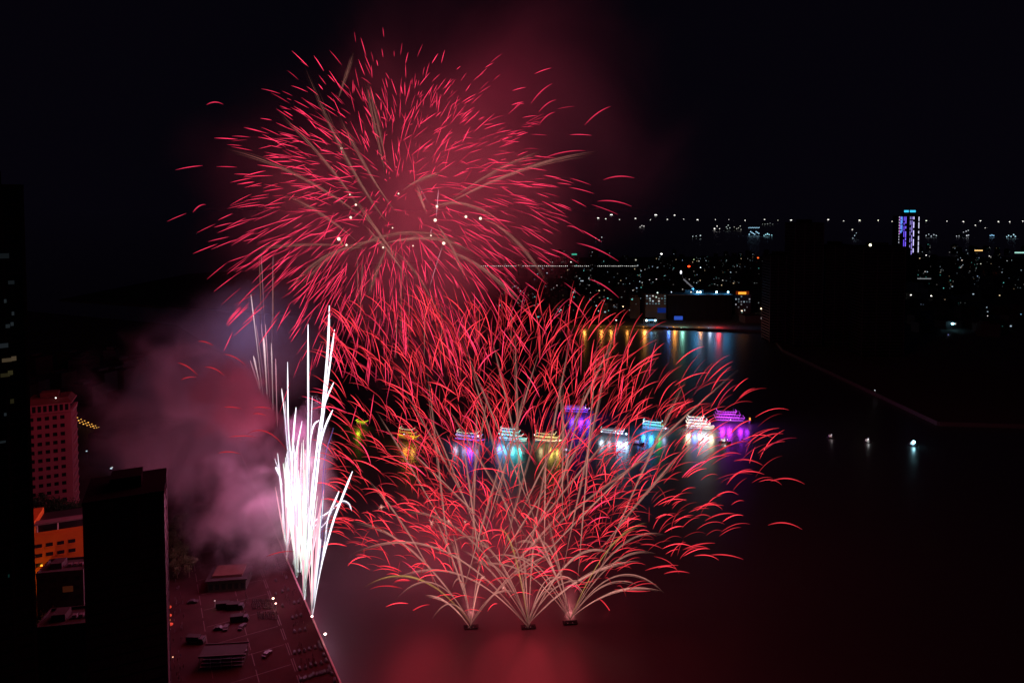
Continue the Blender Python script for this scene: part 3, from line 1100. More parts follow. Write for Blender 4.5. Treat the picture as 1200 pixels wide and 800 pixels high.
fishing_boats()


# ------------------------------------------------------------------ river tour boats
def tour_boat(px, py, L_, rz, decks, hullm, trims, panes, label, lights, extra=(), group=None):
    """trims: (deck index, colour, strength) light strings; panes: (deck, colour, strength) lit window bands"""
    g = gnd(px, py)
    t = empty('tour_boat', g, rz, label, 'boat', group)
    W = L_ * .27
    b = MB()
    hull_mesh(b, L_, W, 1.9)
    b.build('hull', hullm, t)
    z = 1.9
    top = []
    for d in range(decks):
        x0 = -L_ * .46 + d * L_ * .03
        x1 = L_ * (.32 - .11 * d)
        w_ = W * (.47 - .03 * d)
        b = MB()
        # pillars and end walls of an open deck saloon, window gaps between
        n = int((x1 - x0) / 1.9)
        b.box(x0, x1, -w_ + .15, w_ - .15, z, z + .75)
        for k in range(n + 1):
            x = x0 + (x1 - x0) * k / n
            for y in (-w_ + .15, w_ - .3):
                b.box(x - .12, x + .12, y, y + .15, z + .75, z + 2.3)
        b.box(x0 + .2, x0 + .4, -w_ + .35, w_ - .35, z + .75, z + 2.3)
        b.box(x1 - .4, x1 - .2, -w_ + .35, w_ - .35, z + .75, z + 2.3)
        cb = b.build('deck_cabin', M['canopy'], t)
        b = MB().box(x0 - .5, x1 + .7, -w_ - .25, w_ + .25, z + 2.3, z + 2.5)
        b.build('deck_roof', M['canopy'], t)
        for (dd, col, st) in panes:
            if dd == d:
                b = MB()
                for k in range(n):
                    xa, xb = x0 + (x1 - x0) * k / n + .2, x0 + (x1 - x0) * (k + 1) / n - .2
                    for y in (-w_ + .22, w_ - .28):
                        b.box(xa, xb, y, y + .06, z + .85, z + 2.1)
                b.build('window_pane', lampmat(col, st * .4), cb)
        for (dd, col, st) in trims:
            if dd == d:
                b = MB()
                zz = z + 2.45
                pts = []
                for k in range(11):
                    u = k / 10
                    pts.append((x0 - .5 + (x1 - x0 + 1.4) * u, -w_ - .42, zz + .45 * (2 * u - 1) ** 2))
                b.tube(pts, .17, 5)
                b.tube([pts[0], (x0 - .6, w_ + .4, zz + .45)], .15, 5)
                b.tube([pts[-1], (x1 + .9, w_ + .4, zz + .45)], .15, 5)
                b.build('light_string', lampmat(col, st), t)
        z += 2.5
    # sheer light line on the hull
    for (dd, col, st) in trims:
        if dd == -1:
            b = MB()
            pts = []
            for k in range(12):
                u = k / 11
                wd = W / 2 * 1.12 * (1 - max(0, (u - .72) / .28) ** 2 * .94) * (.82 + .18 * min(1, u / .15))
                pts.append((-L_ / 2 + u * L_, -wd - .15, 1.75 * (1 + .35 * max(0, (u - .6) / .4) ** 2)))
            b.tube(pts, .17, 5)
            b.build('light_string', lampmat(col, st), t)
    b = MB()
    for k in range(12):
        x = -L_ * .4 + k * L_ * .055
        b.tube([(x, -W * .36, z), (x, -W * .36, z + .9)], .04, 3)
    b.tube([(-L_ * .4, -W * .36, z + .9), (L_ * .205, -W * .36, z + .9)], .05, 3)
    b.build('railing', M['metal'], t)
    b = MB().tube([(L_ * .05, 0, z), (L_ * .05, 0, z + 2.4)], .1, 4).tube([(L_ * .05, -.9, z + 1.6), (L_ * .05, .9, z + 1.6)], .07, 4)
    b.build('mast', M['metal'], t)
    for (ex, ez, col, st, r_) in extra:
        MB().ball((ex * L_, -W * .56, ez), r_, 7, 5).build('deck_lamp', lampmat(col, st), t)
    for (lx, lz, col, e) in lights:
        l_ = bpy.data.lights.new('deck_light', 'POINT')
        l_.energy = e
        l_.color = col
        l_.shadow_soft_size = 1.4
        o = bpy.data.objects.new('deck_light', l_)
        C.objects.link(o)
        o.parent = t
        o.location = (lx * L_, -W * .56 - 5.0, lz + 3.5)
    return t


E = 8500.0
tour_boat(820, 501, 22.5, R(-12), 3, M['white'], ((0, (1, .95, .8), 3), (1, (1, .97, .9), 2.5), (2, (1, .95, .8), 2.5), (-1, (1, .7, .4), 1.0)), ((0, (1, .9, .7), 1.6), (1, (1, .95, .85), 1.0)),
          'white three deck tour boat fully lit in white, long pale reflection below', ((-.42, 3, (1, .8, .5), E * .8), (-.2, 3, (.15, .25, 1), E), (.0, 3, (1, .95, .9), E), (.18, 3, (.8, .8, 1), E * 1.3), (.38, 3, (1, .8, .5), E * 1.1)),
          ((-.45, 2.6, (1, .7, .5), 4, .45), (.2, 4.6, WHITE_, 5, .4), (0, 8.9, WHITE_, 4, .35), (-.2, 7.2, WHITE_, 4, .4)))
tour_boat(857, 494, 29, R(-8), 3, M['hull_dark'], ((0, PURP, 1.1), (1, (.65, .05, 1), 1.0), (2, (.75, .08, 1), 1.5)), ((0, (.5, .05, .9), .4), (1, (.4, .05, .8), .3)),
          'dark tour boat outlined in purple light strings, lilac reflection', ((-.3, 3, (.55, .02, 1), E * 1.2), (-.1, 3, (.6, .02, 1), E * 1.1), (.2, 3, (.5, .02, 1), E * .7), (.38, 3, (.35, .02, .8), E * .4)),
          ((-.05, 2.9, (1, .6, 1), 3, .4),))
tour_boat(768, 503, 21, R(-22), 2, M['hull'], ((0, (.15, .85, 1), 2), (1, (.4, .95, 1), 2.6)), ((0, (.1, .7, .75), .9), (1, (.2, .8, .9), .6)),
          'two deck tour boat lit cyan astern with a small lilac white bow cabin', ((-.38, 3, (.05, .35, 1), E * .9), (-.1, 3, (.05, .4, 1), E * 1.4), (.2, 3, (.05, .7, .15), E * .5), (.4, 3, (.3, .35, .6), E * .3)),
          ((.42, 3.0, (.85, .8, 1), 2.2, .7), (.34, 3.0, (.85, .8, 1), 2.0, .7), (-.42, 6.6, (.9, 1, 1), 4, .5), (.3, 5.6, (.5, .7, .05), .8, .7)))
tour_boat(720, 509, 22, R(-14), 1, M['hull_dark'], ((0, (.6, .95, 1), 1.2),), (),
          'dark low tour boat with a slanting white canopy line and three round lamps', ((-.42, 2.4, (.5, .6, .75), E * .6), (-.15, 2.4, (.35, .42, .5), E * .4), (.18, 2.4, (.4, .6, 1), E * .9), (.3, 2.4, (.4, .6, 1), E * .7), (.45, 2.4, (.45, .65, 1), E)),
          ((-.45, 2.9, (.6, .9, 1), 4, .55), (.14, 2.3, (.7, .9, 1), 4, .5), (.28, 2.4, (.7, .9, 1), 4, .5), (.44, 2.4, (.6, .85, 1), 7, .62), (.05, 3.9, (.7, .9, 1), 3, .4), (.2, 6.3, (.4, .6, .8), 1.2, .35)))
tour_boat(601, 515, 22, R(-16), 3, M['white'], ((0, (.3, .95, .85), 2.0), (1, (.3, 1, .9), 2.2), (2, (.55, 1, .95), 2.0), (-1, (.4, .9, .8), 1.2)), ((0, (.2, .6, .6), .8), (1, (.5, .8, .1), .7)),
          'three deck tour boat glowing turquoise with a yellow saloon, seen through the burst', ((-.4, 3, (.2, .35, 1), E * .8), (-.2, 3, (.1, .55, 1), E * 1.0), (.1, 3, (.1, .6, .75), E), (.35, 3, (.05, .7, .65), E * 1.1)),
          ((-.44, 5.6, (.8, 1, 1), 5, .8), (-.36, 4.2, (.5, 1, 1), 3, .6)))
tour_boat(552, 516, 24, R(-17), 2, M['hull_dark'], ((0, (.35, .4, 1), 1.6), (1, (.95, 1, .7), 1.3), (-1, (.45, .1, 1), 1.8)), ((0, (.1, .15, .6), .5), (1, (.05, .4, .35), .4)),
          'tour boat with violet hull lights and a cream lit stern canopy, seen through the burst', ((-.4, 3, (.4, .35, .5), E * .6), (-.1, 3, (.3, .3, .6), E * .5), (.1, 3, (.2, .05, 1), E * 1.1), (.3, 3, (.25, .2, .5), E * .5)),
          ((.3, 5.6, (1, .9, .85), 6, .5), (.1, 4.0, (.6, .2, 1), 1.6, .5)))
tour_boat(643, 517, 22, R(-14), 2, M['hull'], ((0, (1, .8, .3), 2.2), (1, (1, .75, .35), 1.5), (-1, (1, .85, .45), 2.0)), ((0, (1, .5, .12), .6),),
          'tour boat lit warm yellow with a broad bright bow, beside the turquoise one', ((-.2, 3, (.35, .25, .12), E * .6), (.15, 3, (.8, .55, .1), E * .7), (.4, 3, (.7, .5, .1), E * .6)),
          ((.42, 2.6, (1, .9, .6), 2, .6), (.3, 2.6, (1, .9, .6), 1.6, .6), (-.48, 5.6, (1, .75, .8), 3, .4)))
tour_boat(481, 516, 20, R(-20), 3, M['hull_dark'], ((0, (1, .62, .02), 1.8), (1, (1, .65, .05), 1.0), (2, (1, .85, .5), 1.2)), ((0, (1, .55, .02), .8),),
          'amber lit tour boat behind the dense sparks over the river', ((0, 3, (1, .35, .03), E * .5), (.3, 3, (1, .45, .05), E * .4)),
          ((-.2, 5.5, (.9, .85, 1), 2, .4), (.2, 3.2, (1, .7, .05), 2.4, .7)))
tour_boat(425, 499, 11, R(-22), 1, M['hull_dark'], ((0, (.75, .85, .02), 1.6),), ((0, (.7, .8, .02), 1.4),),
          'small boat glowing yellow green near the white fireworks', ((0, 2, (.5, .6, .02), E * .3),))
tour_boat(678, 484, 25, R(-8), 2, M['hull_dark'], ((0, (.4, .15, 1), 1.5), (1, (.2, .15, .9), .8)), ((1, (.7, .45, 1), .8),),
          'farthest tour boat, violet blue lights high above its deep blue reflection', ((-.2, 3, (.1, .03, 1), E * 1.2), (.1, 3, (.25, .03, .9), E * 1.0), (.35, 3, (.1, .03, 1), E * .9)),
          ((.25, 6.2, (.85, .7, 1), 2.5, .5), (.38, 5.8, (.7, .5, 1), 2.0, .5)))


def small_boat(px, py, L_, lamps, label, group=None, light=None):
    g = gnd(px, py)
    t = empty('small_boat', g, R(-10), label, 'boat', group)
    b = MB()
    hull_mesh(b, L_, L_ * .28, .9)
    b.build('hull', M['hull_dark'], t)
    MB().box(-L_ * .3, L_ * .05, -L_ * .1, L_ * .1, .9, 2.6).build('cabin', M['white'], t)
    MB().tube([(0, 0, .9), (0, 0, 4)], .08, 4).build('mast', M['metal'], t)
    for (dx, z, col, st, r_) in lamps:
        MB().ball((dx, -L_ * .15, z), r_, 7, 5).build('lamp', lampmat(col, st), t)
    if light:
        l_ = bpy.data.lights.new('boat_light', 'POINT')
        l_.energy = light[1]
        l_.color = light[0]
        l_.shadow_soft_size = .6
        o = bpy.data.objects.new('boat_light', l_)
        C.objects.link(o)
        o.parent = t
        o.location = (0, -L_ * .15 - 1, 2)


small_boat(849, 518, 9, ((-2, 2.4, (.8, 1, 1), 4, .35), (2, 2.8, WHITE_, 3, .3), (0, 4, WHITE_, 1.2, .3)), 'small dark boat with pale lamps in the purple reflection', light=((.6, .6, .6), 300))
small_boat(748, 520, 9, ((-2, 2, (.3, .5, .9), .6, .5), (2, 2, (.3, .5, .9), .5, .4)), 'small boat with faint blue lamps below the cyan tour boat', light=((.1, .2, .8), 150))
small_boat(974, 513, 6, ((0, 3, (.8, .8, .85), 1.0, .34),), 'little moored boat with one pale lamp, first of two off the dark bank', light=((.7, .6, .6), 50))
small_boat(1017, 518, 6, ((0, 3, (.8, .8, .85), 1.8, .38), (0, .8, (.5, .5, .5), .4, .8)), 'little moored boat with a pale lamp over a grey cabin, second off the dark bank', light=((.7, .7, .7), 90))
small_boat(1070, 522, 7, ((0, 3.2, (.4, .85, 1), 10, 1.15),), 'small boat with one brilliant bluish star-like lamp by the dark bank', light=((.3, .8, 1), 300))
small_boat(664, 529, 7, ((-1, 2.2, (1, .8, .9), 3, .35), (2, 1.6, (.4, .6, .8), .6, .5)), 'small boat with pinkish lamp under the warm yellow tour boat', light=((.5, .5, .8), 200))
g = gnd(878.5, 496)
t = empty('buoy', g, 0, 'orange lit buoy floating at the stern of the purple boat', 'buoy')
MB().tube([(0, 0, -.5), (0, 0, 1), (0, 0, 3.2)], [1.2, 1.1, .3], 8).build('float', M['hull_dark'], t)
MB().ball((0, -.3, 3.9), .85, sq=(.8, .8, 1.5)).build('lamp', lampmat((1, .32, .05), 2), t)

# ------------------------------------------------------------------ the plaza
def pav():
    p = gnd(263, 694, QZ)
    t = empty('plaza_pavilion', (p.x, p.y + 6, QZ + .05), R(8), 'flat roofed plaza pavilion with a red brown roof hatch', 'building')
    s = p.y / F_PX
    W = 44 * s
    MB().box(-W / 2, W / 2, -5, 6, 0, 5.2).build('wall', M['city_wall'], t)
    b = MB().box(-W / 2 - .8, W / 2 + .8, -6, 7, 5.2, 5.8)
    rf = b.build('roof', M['roof'], t)
    MB().box(-W * .40, W * .38, -3.6, 6.0, 5.803, 7.0).build('roof_hatch', M['hatch'], rf)
    for k in range(6):
        x = -W / 2 + (k + .5) * W / 6
        MB().box(x - .9, x + .9, -5.06, -4.95, 1.0, 3.6).build('window', M['dark_glass'], t)


pav()


def stand():
    p = gnd(257, 784, QZ)
    s = p.y / F_PX
    W = 50 * s
    t = empty('grandstand', (p.x, p.y + 4, QZ + .05), R(5), 'long dark roofed spectator stand on the plaza', 'stand')
    b = MB()
    for k in range(5):
        b.box(-W / 2, W / 2, -3 + k * 1.4, -3 + (k + 1) * 1.4 - .004, 0, .5 + k * .5)
    b.build('bench_tier', M['dark_metal'], t)
    MB().box(-W / 2 - .4, W / 2 + .4, -3.6, 4.4, 4.6, 4.8).build('roof', M['roof'], t)
    for y in (-3.5, 4.2):
        MB().box(-W / 2 - .4, W / 2 + .4, y, y + .25, 4.803, 5.2).build('roof_beam', M['city_pale'], t)
    for k in range(5):
        x = -W / 2 + k * W / 4
        for y in (-3.3, 4.1):
            MB().box(x - .1, x + .1, y, y + .2, 0, 4.6).build('post', M['metal'], t)


stand()


def car(kind):
    L_, W, H = {'truck': (7.5, 2.4, 2.8), 'car': (4.4, 1.8, 1.45)}[kind]
    t = empty(kind, (0, 0, 0))
    b = MB()
    if kind == 'truck':
        b.box(-L_ / 2, L_ * .2, -W / 2, W / 2, .9, H)
        b.build('cargo_box', M['roof'], t)
        b = MB()
        b.add([(L_ * .22, -W / 2, .5), (L_ / 2, -W / 2, .5), (L_ / 2, W / 2, .5), (L_ * .22, W / 2, .5),
               (L_ * .22, -W / 2, 2.2), (L_ * .42, -W / 2, 2.2), (L_ * .42, W / 2, 2.2), (L_ * .22, W / 2, 2.2)],
              [(0, 3, 2, 1), (4, 5, 6, 7), (0, 1, 5, 4), (1, 2, 6, 5), (2, 3, 7, 6), (3, 0, 4, 7)])
        b.build('cab', M['dark_metal'], t)
        MB().box(L_ * .35, L_ * .44, -W * .42, W * .42, 1.35, 2.0).build('windscreen', M['dark_glass'], t)
    else:
        prof = [(-2.2, .35), (-2.2, .85), (-1.7, .95), (-1.2, 1.42), (.3, 1.45), (1.0, .98), (2.1, .85), (2.2, .4)]
        n = len(prof)
        b.add([(x, -W / 2, z) for x, z in prof] + [(x, W / 2, z) for x, z in prof], [tuple(range(n))[::-1], tuple(range(n, 2 * n))] + [(i, (i + 1) % n, n + (i + 1) % n, n + i) for i in range(n)])
        b.build('body', M['dark_metal'], t)
        MB().add([(-1.1, -W / 2 - .01, 1.0), (.8, -W / 2 - .01, 1.0), (.28, -W / 2 - .01, 1.38), (-1.0, -W / 2 - .01, 1.38), (-1.1, W / 2 + .01, 1.0), (.8, W / 2 + .01, 1.0), (.28, W / 2 + .01, 1.38), (-1.0, W / 2 + .01, 1.38)],
                 [(0, 1, 2, 3), (7, 6, 5, 4)]).build('window', M['dark_glass'], t)
    for x in (-L_ * .32, L_ * .3):
        for y in (-W / 2 + .1, W / 2 - .1):
            r_ = .45 if kind == 'truck' else .33
            MB().tube([(x, y - .12, r_), (x, y + .12, r_)], r_, 10).build('wheel', M['rubber'], t)
    return t


tk = car('truck')
first = True
trucks = [(264, 712, 8, 'dark box truck parked nearest the plaza pavilion'), (276, 713, 5, 'dark box truck beside the one nearest the pavilion'),
          (281, 727, 12, 'dark box truck parked lower on the plaza behind the marked bays'), (230, 752, -3, 'dark box truck parked just behind the spectator stand')]
tree = [(c, []) for c in kids(tk)]
for (px, py, rz, lb) in trucks:
    g = gnd(px, py, QZ + .06)
    if first:
        tk.location, tk.rotation_euler, first = g, (0, 0, R(rz)), False
        tag(tk, lb, 'truck')
    else:
        dup(tk, g, R(rz), label=lb, tree=tree)
ck = car('car')
first = True
tree = [(c, []) for c in kids(ck)]
for (px, py, rz, lb) in ((257, 737, 4, 'dark car parked alone on the open plaza'), (265, 736, 100, 'dark car standing crosswise beside the lone one'), (284, 735, 80, 'dark car end-on next to the low parked truck'),
                         (313, 767, 70, 'dark car alone near the plaza bays'), (226, 706, 10, 'dark car by the street kerb level with the pavilion')):
    g = gnd(px, py, QZ + .06)
    if first:
        ck.location, ck.rotation_euler, first = g, (0, 0, R(rz)), False
        tag(ck, lb, 'car')
    else:
        dup(ck, g, R(rz), label=lb, tree=tree)


# people: one continuous body grown over a skeleton
def person_mesh(name, joints, edges, rad):
    me = bpy.data.meshes.new(name + '_skeleton')
    me.from_pydata(joints, edges, [])
    o = bpy.data.objects.new(name + '_skeleton', me)
    C.objects.link(o)
    sk = o.modifiers.new('skin', 'SKIN')
    for i, r_ in enumerate(rad):
        me.skin_vertices[0].data[i].radius = r_ if isinstance(r_, tuple) else (r_, r_)
    me.skin_vertices[0].data[0].use_root = True
    ss = o.modifiers.new('sub', 'SUBSURF')
    ss.levels = ss.render_levels = 1
    dg = bpy.context.evaluated_depsgraph_get()
    out = bpy.data.meshes.new_from_object(o.evaluated_get(dg))
    out.name = name
    out.materials.clear()
    out.materials.append(M['skin'])
    bpy.data.objects.remove(o)
    return out


stand_j = [(0, 0, .95), (0, 0, 1.15), (0, 0, 1.40), (0, 0, 1.50), (0, -.02, 1.60), (0, -.02, 1.72),
           (-.10, 0, .92), (-.12, -.02, .50), (-.13, .02, .08), (-.13, -.14, .04),
           (.10, 0, .92), (.12, .03, .50), (.13, .06, .08), (.13, -.10, .04),
           (-.19, 0, 1.40), (-.25, .02, 1.12), (-.24, -.10, .88), (.19, 0, 1.40), (.25, .02, 1.12), (.22, -.16, .95)]
ed = [(0, 1), (1, 2), (2, 3), (3, 4), (4, 5), (0, 6), (6, 7), (7, 8), (8, 9), (0, 10), (10, 11), (11, 12), (12, 13), (2, 14), (14, 15), (15, 16), (2, 17), (17, 18), (18, 19)]
rd = [.15, (.16, .11), (.17, .11), .06, .095, .085, .09, .06, .045, .04, .09, .06, .045, .04, .065, .045, .035, .065, .045, .035]
sit_j = [(0, 0, .50), (0, 0, .72), (0, -.02, .98), (0, -.03, 1.08), (0, -.05, 1.18), (0, -.05, 1.30),
         (-.10, -.02, .48), (-.13, -.42, .48), (-.13, -.40, .08), (-.13, -.54, .04),
         (.10, -.02, .48), (.13, -.42, .48), (.13, -.40, .08), (.13, -.54, .04),
         (-.19, -.02, .97), (-.24, -.08, .72), (-.16, -.30, .60), (.19, -.02, .97), (.24, -.08, .72), (.16, -.30, .60)]
pm = person_mesh('person', stand_j, ed, rd)
ps = person_mesh('person', sit_j, ed, rd)
hair = MB().ball((0, .01, 1.70), .115, 8, 5).mesh('hair', M['hair'])
hair_s = MB().ball((0, -.02, 1.28), .115, 8, 5).mesh('hair', M['hair'])


def person(px, py, seated, rz, label, group):
    g = gnd(px, py, QZ + .05)
    o = bpy.data.objects.new('person', ps if seated else pm)
    C.objects.link(o)
    o.location = g
    o.rotation_euler = (0, 0, rz)
    tag(o, label, 'person', group)
    h = bpy.data.objects.new('hair', hair_s if seated else hair)
    C.objects.link(h)
    h.parent = o


rnd = random.Random(14)
stool = MB().box(-.22, .22, -.2, .2, .36, .42)
for x in (-.18, .14):
    for y in (-.17, .13):
        stool.box(x, x + .04, y, y + .04, 0, .36)
stool_me = stool.mesh('stool', M['dark_metal'])
for (x0, x1, y0, rows, n) in ((294, 323, 704, 4, 13), (302, 326, 719, 3, 11)):
    for r_ in range(rows):
        for k in range(n):
            if rnd.random() < .12:
                continue
            px, py = x0 + (x1 - x0) * k / n + rnd.uniform(-.5, .5) + r_ * .6, y0 + r_ * 3.0 + rnd.uniform(-.4, .4)
            person(px, py, True, rnd.uniform(-.3, .3) + PI, 'one of the seated dark clad spectators in the packed rows on the plaza', 'seated crowd on the plaza')
            s_ = bpy.data.objects.new('stool', stool_me)
            C.objects.link(s_)
            g = gnd(px, py, QZ + .05)
            s_.location = (g.x, g.y + .05, g.z)
            tag(s_, 'small dark stool under one of the seated spectators', 'stool', 'stools under the seated crowd')
for i in range(46):
    k = rnd.random()
    py = 672 + 110 * k
    px = 330 + 26 * k + rnd.choice((0, 0, 5, 12)) + rnd.uniform(-2, 3)
    person(px, py, False, rnd.uniform(0, 6.28), 'one of the crew standing about the launch boxes on the quay', 'crew on the quay')
for i in range(34):
    person(rnd.uniform(203, 216), rnd.uniform(668, 798), False, rnd.uniform(0, 6.28), 'one of the passers-by standing along the plaza street', 'passers-by along the street')
for i in range(10):
    person(rnd.uniform(285, 292), rnd.uniform(690, 730), False, rnd.uniform(0, 6.28), 'one of the spectators standing beside the seated rows', 'standing spectators beside the rows')


# mortar racks on the quay
t = empty('mortar_rack', (0, 0, 0), 0, 'one of the low crates of firework tubes set out in rows along the quay', 'firework crate', 'firework crates along the quay')
MB().box(-.9, .9, -.45, .45, 0, .45).build('crate', M['city_pale'], t)
b = MB()
for k in range(5):
    for j in (-.2, .2):
        b.tube([(-.68 + k * .34, j, .452), (-.68 + k * .34, j, .9)], .13, 6)
b.build('launch_tube', M['dark_metal'], t)
tree = [(c, []) for c in kids(t)]
first = True
ang = math.atan2(dq.y, dq.x)
spots = []
for (s0, offs) in ((-22, range(2, 14, 2)), (-33, range(2, 14, 2)), (-39, range(2, 14, 1)), (-8, (5, 7, 9)), (3, (4, 6, 8)), (14, (3, 5, 10)), (26, (5, 8, 11)), (38, (4, 9)), (52, (5, 7, 11)), (66, (4, 8)), (80, (5, 9))):
    for of in offs:
        spots.append((s0 + rnd.uniform(-.5, .5), of + rnd.uniform(-.2, .2)))
for k in range(14):
    spots.append((-75 + k * 4.2, 1.9))
for (s_, of) in spots:
    v = quay(s_, of)
    loc = Vector((v.x, v.y, QZ + .05))
    if first:
        t.location, t.rotation_euler, first = loc, (0, 0, ang), False
    else:
        dup(t, loc, ang + rnd.uniform(-.1, .1), tree=tree)

# quay lamps: warm work lamps the photo shows
for (px, py, col, st, lb, r_) in ((320.5, 700, (1, .55, .4), 6, 'warm work lamp over the seated crowd', .5), (323.5, 706, (1, .6, .5), 5, 'smaller warm work lamp beside the first over the seated crowd', .4),
                              (381.5, 741.5, (1, .65, .6), 7, 'warm lamp at the quay edge below the launch point', .55), (366, 721, (1, .6, .55), 6, 'warm lamp at the launch point of the white fireworks', .5),
                              (252, 703, (1, .7, .7), .7, 'faint lamp in front of the plaza pavilion', .3)):
    o = put_lamp(px, py, col, st, r_, lb, h=3.2, name='work_lamp', cat='lamp', Z=QZ + .05)
    l_ = bpy.data.lights.new('work_light', 'POINT')
    l_.energy = 160
    l_.color = col
    l_.shadow_soft_size = .3
    lo = bpy.data.objects.new('work_light', l_)
    C.objects.link(lo)
    lo.parent = o
    lo.location = (0, -1.2, 3.0)


# scooters, parasols and trees along the plaza street
def scooter():
    t = empty('scooter', (0, 0, 0), 0, 'one of the scooters parked in the line beside the plaza street', 'scooter', 'scooters parked along the street')
    for x in (-.6, .6):
        b = MB()
        b.tube([(x, -.05, .28), (x, .05, .28)], .28, 10)
        b.build('wheel', M['rubber'], t)
    b = MB()
    b.tube([(-.65, 0, .55), (-.2, 0, .62), (.1, 0, .35), (.4, 0, .45), (.5, 0, .9)], [.14, .17, .12, .1, .08], 6)
    b.build('body', M['hull'], t)
    MB().box(-.65, -.05, -.13, .13, .72, .84).build('seat', M['rubber'], t)
    MB().tube([(.45, -.3, 1.0), (.5, 0, .95), (.45, .3, 1.0)], .03, 4).build('handlebar', M['metal'], t)
    return t


t = scooter()
tree = [(c, []) for c in kids(t)]
first = True
for k in range(40):
    v = quay(-62 + k * 3.1 + rnd.uniform(-.6, .6), 59.5 + rnd.uniform(-.5, .5))
    loc = Vector((v.x, v.y, QZ + .05))
    if first:
        t.location, first = loc, False
    else:
        dup(t, loc, rnd.uniform(-.3, .3), tree=tree)


def parasol(mt, label, group):
    t = empty('parasol', (0, 0, 0), 0, label, 'parasol', group)
    b = MB()
    n = 8
    vs = [(0, 0, 2.7)] + [(1.4 * math.cos(2 * PI * k / n), 1.4 * math.sin(2 * PI * k / n), 2.15) for k in range(n)] + [(1.4 * math.cos(2 * PI * k / n), 1.4 * math.sin(2 * PI * k / n), 2.0) for k in range(n)]
    b.add(vs, [(0, 1 + k, 1 + (k + 1) % n) for k in range(n)] + [(1 + k, 9 + k, 9 + (k + 1) % n, 1 + (k + 1) % n) for k in range(n)])
    b.build('canopy', mt, t)
    MB().tube([(0, 0, 0), (0, 0, 2.7)], .04, 5).build('pole', M['metal'], t)
    MB().tube([(0, 0, 0), (0, 0, .12)], .35, 8).build('foot', M['concrete'], t)
    return t


for (mt, s0, n, lb, gr) in ((M['canvas'], 20, 9, 'one of the orange canvas parasols clustered by the street opposite the pavilion', 'orange parasols by the street'),
                            (M['canvas2'], -48, 11, 'one of the pale canvas parasols clustered by the street level with the stand', 'pale parasols by the street')):
    t = parasol(mt, lb, gr)
    tree = [(c, []) for c in kids(t)]
    first = True
    for k in range(n):
        v = quay(s0 + k * 2.3 + rnd.uniform(-.7, .7), 56 + (k % 3) * 1.6 - 1)
        loc = Vector((v.x, v.y, QZ + .05))
        if first:
            t.location, first = loc, False
        else:
            dup(t, loc, 0, rnd.uniform(.85, 1.1), tree=tree)


def tree_mesh(seed, h):
    rnd = random.Random(seed)
    tr = MB()
    tr.tube([(0, 0, 0), (.1, 0, h * .3), (-.1, .1, h * .6)], [.32, .22, .12], 7)
    cl = []
    for k in range(7):
        a = k * 2.4 + rnd.random()
        e = (math.cos(a) * h * .28 * rnd.uniform(.6, 1.1), math.sin(a) * h * .28, h * rnd.uniform(.55, .95))
        tr.tube([(0, 0, h * rnd.uniform(.3, .5)), (e[0] * .5, e[1] * .5, e[2] * .85), e], [.12, .08, .03], 4)
        cl.append(e)
    cr = MB()
    for e in cl + [(0, 0, h * .85)]:
        for j in range(110):
            d = Vector((rnd.gauss(0, 1), rnd.gauss(0, 1), rnd.gauss(0, .8))) * h * .085
            p = Vector(e) + d
            u = Vector((rnd.uniform(-1, 1), rnd.uniform(-1, 1), rnd.uniform(-.6, .6))).normalized() * .34
            v = u.cross(Vector((rnd.uniform(-1, 1), rnd.uniform(-1, 1), 1))).normalized() * .22
            cr.add([p - u, p + v, p + u, p - v], [(0, 1, 2, 3)])
    return tr.mesh('trunk', M['bark']), cr.mesh('crown', M['leaf'])


tm = [tree_mesh(k, 9.5) for k in range(3)]


def tree_at(loc, k, label, group, s_=1.0):
    t = empty('broadleaf_tree', loc, rnd.uniform(0, 6), label, 'tree', group)
    t.scale = (s_, s_, s_)
    for nm, me in (('trunk', tm[k % 3][0]), ('crown', tm[k % 3][1])):
        o = bpy.data.objects.new(nm, me)
        C.objects.link(o)
        o.parent = t


for k, (px, py) in enumerate(((203, 663), (211, 668), (206, 650), (214, 655), (208, 677), (200, 640), (216, 640), (222, 676), (205, 630), (212, 625))):
    g = gnd(px, py, QZ)
    tree_at(g, k, 'one of the dark street trees bunched by the street above the pavilion', 'street trees above the pavilion', rnd.uniform(.8, 1.15))
for k in range(12):
    g = gnd(rnd.uniform(50, 96), rnd.uniform(690, 800), QZ)
    tree_at(g, k, 'one of the unlit trees among the low roofs before the glass tower', 'unlit trees among the low roofs', rnd.uniform(.9, 1.3))
for k in range(9):
    g = gnd(40 + k * 7, 618 + (k % 3) * 6, QZ)
    tree_at(g, k, 'one of the dark trees at the foot of the terracotta tower', 'trees at the foot of the terracotta tower', rnd.uniform(1.3, 1.8))

for k in range(26):
    v = quay(-52 + k * 3.6 + rnd.uniform(-1, 1), 57 + rnd.uniform(-2.5, 3.5))
    col = (1, .35, .08) if 15 < k < 22 else rnd.choice(((1, .75, .75), (1, .6, .6), (1, .5, .3)))
    p_ = Vector((v.x, v.y, QZ))
    px, py = px_of(p_ + Vector((0, 0, 2.6)))
    o = put_lamp(px, py, col, rnd.choice((.5, .9, 1.8)), .26, None, h=2.6, name='stall_lamp', cat='lamp')
    o['label'] = 'one of the small pinkish lamps among the stalls beside the plaza street'
    o['group'] = 'stall lamps by the street'

